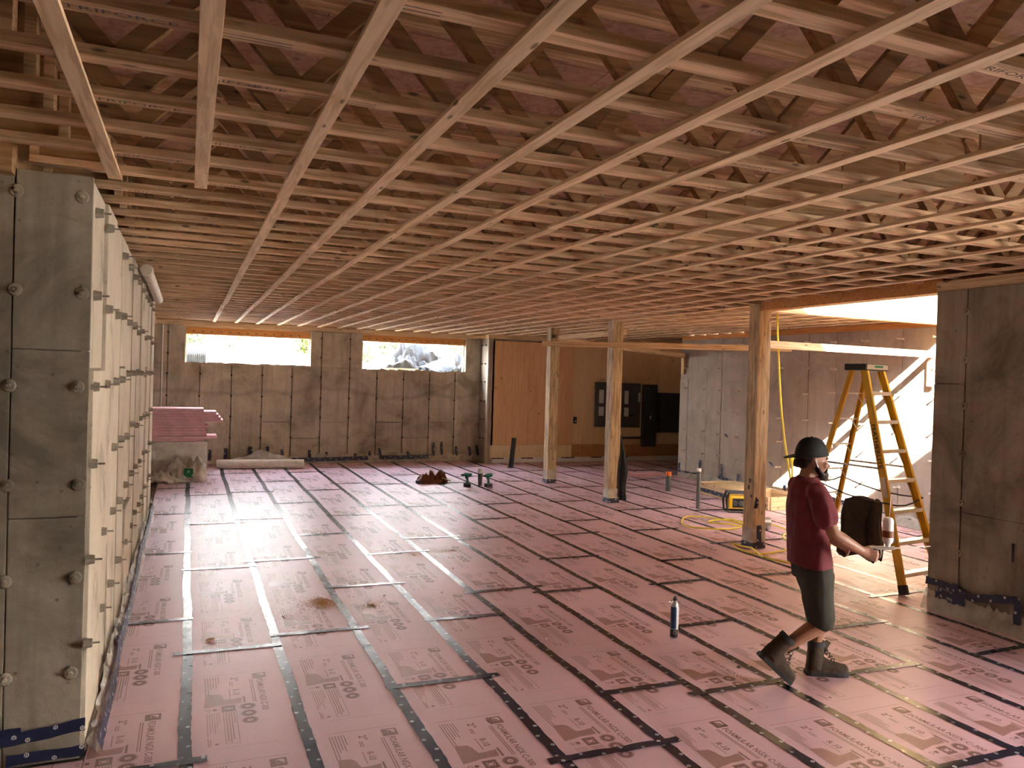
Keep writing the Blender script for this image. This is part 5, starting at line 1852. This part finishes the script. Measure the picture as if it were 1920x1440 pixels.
def boot(ox, oy, oz, pitch_, name, splay=0.0):
    """work boot: origin at the heel, x to the toe, tilted by pitch"""
    cp, sp = math.cos(pitch_), math.sin(pitch_)

    def B(x, y, z):
        return (ox + x * cp - z * sp, oy + y + x * splay, oz + x * sp + z * cp)
    u = MB()
    rows = [(0.008, 0.028, 0.034, 0.030), (0.03, 0.038, 0.075, 0.037), (0.08, 0.040, 0.105, 0.040), (0.13, 0.042, 0.098, 0.043), (0.18, 0.046, 0.072, 0.044), (0.23, 0.046, 0.060, 0.044), (0.27, 0.040, 0.052, 0.036), (0.288, 0.025, 0.040, 0.022)]
    rings_ = []
    for x, hw, zt_, _ in rows:
        ring = []
        for j in range(16):
            a = 2 * PI * j / 16
            zz_ = 0.028 + max(0, math.sin(a)) ** 0.8 * (zt_ - 0.0) if math.sin(a) > 0 else 0.022
            ring.append(W(*B(x, hw * math.cos(a), zz_)))
        rings_.append(ring)
    u.rings(rings_)
    u.tube([W(*B(0.062, 0, 0.05)), W(*B(0.066, 0, 0.12)), W(*B(0.068, 0, 0.18)), W(*B(0.072, 0, 0.215))], [(0.052, 0.062), (0.050, 0.060), (0.050, 0.058), (0.053, 0.060)], 16)
    bo = fuse(u, name, M['boot'], man, 0.006, 2, (0.003, 22, 1))
    s = MB()
    outl = [(0.0, 0.030), (0.03, 0.041), (0.09, 0.041), (0.14, 0.043), (0.20, 0.050), (0.25, 0.047), (0.28, 0.036), (0.297, 0.014)]
    outl = outl + [(x, -y) for x, y in reversed(outl)]
    lo = [W(*B(x, y, 0.0)) for x, y in outl]
    hi = [W(*B(x, y * 0.98, 0.030)) for x, y in outl]
    s.rings([lo, hi])
    s.build('sole', M['sole'], bo, bevel=0.003)
    s = MB()
    s.obox(W(*B(0.262, 0, 0.052)), PF * 0.001, PN * 0.001, V((0, 0, 0.001)))
    t_ = MB()
    tongue = [B(0.118, 0, 0.15), B(0.132, 0, 0.20), B(0.155, 0, 0.235)]
    t_.tube([W(*q) for q in tongue], [(0.010, 0.026), (0.009, 0.030), (0.007, 0.026)], 10)
    t_.build('tongue', M['boot'], bo, smooth=True)
    l_ = MB()
    for i in range(5):
        x, z = 0.122 + 0.016 * i, 0.182 - 0.020 * i
        l_.tube([W(*B(x - 0.008, 0.036, z - 0.012)), W(*B(x + 0.012, 0, z + 0.012)), W(*B(x - 0.004, -0.036, z - 0.012))], 0.003, 6)
    l_.tube([W(*B(0.125, 0.02, 0.185)), W(*B(0.145, 0.045, 0.17)), W(*B(0.15, 0.05, 0.12))], 0.0025, 6)
    l_.build('laces', M['sole'], bo, smooth=True)
    c = MB()
    c.tube([W(*B(0.072, 0, 0.205)), W(*B(0.073, 0, 0.235))], [(0.057, 0.064), (0.054, 0.060)], 18)
    c.build('collar', M['dark'], bo, smooth=True)
    return bo


boot(-0.038, -0.10, 0.001, 0.0, 'boot', 0.03)
boot(-0.4365, 0.10, 0.193, -0.722, 'boot')

# foam gun held in the right hand
gun = thing('foam_gun', tuple(W(0.27, 0.205, 0.86)), 'foam gun with a white upside-down can held by the man', 'tool')
GY = 0.205
MB().tube([W(0.266, GY, 0.862), W(0.270, GY, 0.90), W(0.276, GY, 0.948)], [(0.010, 0.013), (0.009, 0.012), (0.011, 0.014)], 10).build('grip', M['dark'], gun, smooth=True)
MB().tube([W(0.235, GY, 0.952), W(0.30, GY, 0.952), W(0.40, GY, 0.953)], [0.010, 0.012, 0.012], 10).build('body', M['steel'], gun, smooth=True)
MB().tube([W(0.40, GY, 0.953), W(0.50, GY - 0.02, 0.956), W(0.66, GY - 0.05, 0.962)], [0.006, 0.0045, 0.0035], 8).build('barrel', M['steel'], gun, smooth=True)
MB().tube([W(0.312, GY, 0.944), W(0.318, GY, 0.915), W(0.308, GY, 0.885)], [0.005, 0.005, 0.004], 8).build('trigger', M['steel'], gun, smooth=True)
MB().lathe([(0.013, 0.0), (0.016, 0.012), (0.030, 0.030), (0.0335, 0.042), (0.0335, 0.165), (0.031, 0.175), (0.024, 0.188), (0.012, 0.192)], tuple(W(0.355, GY, 0.962)), 22).build('can', M['white'], gun, smooth=True)
MB().lathe([(0.0340, 0.062), (0.0340, 0.105)], tuple(W(0.355, GY, 0.962)), 22).build('can_print', M['leather'], gun, smooth=True)
MB().tube([W(0.360, GY, 1.15), W(0.368, GY, 1.30)], 0.003, 6).build('straw', M['white'], gun)

# ------------------------------------------------------------------ outdoors
GZ = 2.02
gr = MB()
nx, ny = 40, 30
k0 = 0
for i in range(nx + 1):
    for j in range(ny + 1):
        x, y = -24 + 54 * i / nx, YB + 0.262 + (j / ny) ** 1.8 * 45
        z = GZ + 0.05 * mnoise.noise(V((x * 0.8, y * 0.8, 0))) + 0.012 * max(0, y - 19)
        gr.v.append(V((x, y, z)))
for i in range(nx):
    for j in range(ny):
        a = i * (ny + 1) + j
        gr.f.append((a, a + ny + 1, a + ny + 2, a + 1))
tag(gr.build('ground', M['gravel'], smooth='all'), kind='structure')
tag(MB().box(6.5, 40, -40, 4.5, -0.4, -0.12).build('ground_lower', M['gravel']), kind='structure')  # unseen; there to bounce light in through the added wall gap
cp_ = thing('corrugated_pipe', (-0.1, 18.3, GZ + 0.05), 'black corrugated drain pipe lying outside the first window', 'pipe')
b = MB()
rings = []
for i in range(60):
    x = -0.75 + i * 0.0185
    r_ = 0.165 + (0.014 if i % 2 else 0)
    rings.append([V((x, 18.3 + 0.02 * i / 60 + r_ * math.cos(2 * PI * j / 20), GZ + 0.22 + r_ * math.sin(2 * PI * j / 20))) for j in range(20)])
b.rings(rings)
b.build('pipe', M['corr'], cp_, smooth=True)
shs = [((1.72, 18.75, GZ + 0.13), 1.15, 0.45, 0.06, 0.03, 0.0, 'whitesheet', 'wide white foam sheet lying flat outside the first window'),
       ((0.72, 20.3, GZ + 0.42), 0.72, 0.40, 0.05, -0.12, -0.10, 'whitesheet', 'white sheet tilted behind the corrugated pipe outside'),
       ((2.0, 20.2, GZ + 0.30), 0.32, 0.20, 0.10, 0.10, 0.0, 'bluewrap', 'pale blue package behind the white sheets outside'),
       ((3.35, 20.2, GZ + 0.30), 0.75, 0.30, 0.05, -0.20, -0.12, 'whitesheet', 'white sheet sloping down toward the pier between the windows')]
for c, hx, hy, hz, rz, rx, mt, lb in shs:
    ca, sa = math.cos(rz), math.sin(rz)
    o = MB().obox(c, (hx * ca, hx * sa, hx * rx), (-hy * sa, hy * ca, 0.0), (0, 0, hz)).build('white_sheet' if mt == 'whitesheet' else 'blue_package', M[mt], base=c, bevel=0.01)
    tag(o, lb, 'sheet')
for c, L_, rz, lb in (((1.55, 18.55, GZ + 0.209), 0.65, -0.10, 'pale board lying on the wide white sheet outside'), ((2.6, 17.95, GZ + 0.09), 0.45, -0.05, 'grey board end on the gravel outside the first window'), ((4.55, 17.80, GZ + 0.10), 0.40, 0.03, 'short board on the sill edge under the grey tarp'), ((3.95, 18.1, GZ + 0.10), 0.22, -0.9, 'white offcut leaning beside the grey tarp')):
    d = V((math.cos(rz), math.sin(rz), 0)) * L_
    o = MB().bar(V(c) - d, V(c) + d, 0.10, 0.035).build('loose_board', M['whitesheet'] if 'white off' in lb else M['fresh'], base=c)
    tag(o, lb, 'board')
tp_ = thing('tarp', (5.3, 18.2, GZ), 'crumpled grey tarp heaped outside the second window', 'tarp')
b = MB()
crumple(b, 5.35, 18.85, 0.95, 0.55, 0.85, 3, 44, 34, 0.5, GZ - 0.02)
b.build('heap', M['tarp'], tp_, smooth='all')
b = MB()
crumple(b, 4.95, 18.35, 0.75, 0.35, 0.42, 21, 40, 30, 0.6, GZ - 0.02)
b.build('fold', M['tarp'], tp_, smooth='all')
b = MB()
for i in range(10):
    for j in range(6):
        f = lambda p, q: V((5.05 + 0.75 * p / 10, 18.05 - 0.68 * q / 6, GZ + 0.16 + 0.30 * (p / 10) * (1 - q / 6) - 0.11 * (q / 6) ** 2 * math.sin(PI * p / 10) + 0.03 * mnoise.noise(V((p * 0.7, q * 0.8, 3)))))
        b.quad(f(i, j), f(i + 1, j), f(i + 1, j + 1), f(i, j + 1))
b.build('flap', M['tarp'], tp_, smooth='all')
b = MB()
crumple(b, 6.0, 18.35, 0.35, 0.30, 0.50, 31, 24, 22, 0.5, GZ - 0.02)
b.build('fold', M['black'], tp_, smooth='all')


def tree(x, y, h, r, mt, label, seed):
    t = thing('tree', (x, y, GZ), label, 'tree', 'trees beyond the windows')
    rs = random.Random(seed)
    z0 = GZ + 0.012 * max(0, y - 19)
    MB().tube([(x, y, z0 - 0.1), (x + 0.1, y, z0 + h * 0.4), (x, y + 0.1, z0 + h * 0.85)], [0.14, 0.10, 0.03], 8).build('trunk', M['bark'], t, smooth=True)
    mb = MB()
    for _ in range(1500):
        a, q = rs.uniform(0, 2 * PI), rs.uniform(-1, 1)
        rr = r * rs.random() ** 0.4
        c = V((x + rr * math.sqrt(1 - q * q) * math.cos(a), y + rr * math.sqrt(1 - q * q) * math.sin(a), z0 + h * 0.58 + q * h * 0.45 * (rr / r)))
        n1 = V((rs.gauss(0, 1), rs.gauss(0, 1), rs.gauss(0, 1))).normalized()
        n2 = n1.orthogonal().normalized()
        s_ = rs.uniform(0.05, 0.12)
        mb.quad(c - n1 * s_, c - n2 * s_ * 0.6, c + n1 * s_, c + n2 * s_ * 0.6)
    o = mb.build('crown', M[mt], t)
    return t


tree(-0.5, 25, 1.7, 1.0, 'leaf', 'bright green leafy bush at the left edge of the first window', 1)
tree(1.6, 31, 3.0, 1.5, 'leaf2', 'pale olive tree with bare stems in the first window', 2)
tree(4.2, 28, 1.5, 0.8, 'leaf', 'low yellow-green bush near the middle of the first window', 3)
tree(6.2, 33, 1.2, 1.2, 'leaf', 'low green bush at the far side of the first window', 4)
tree(9.7, 27, 2.2, 1.1, 'leaf', 'green bush behind the tall end of the grey tarp', 5)
tree(8.0, 32, 2.2, 0.9, 'leaf2', 'pale bush behind the low end of the grey tarp', 6)
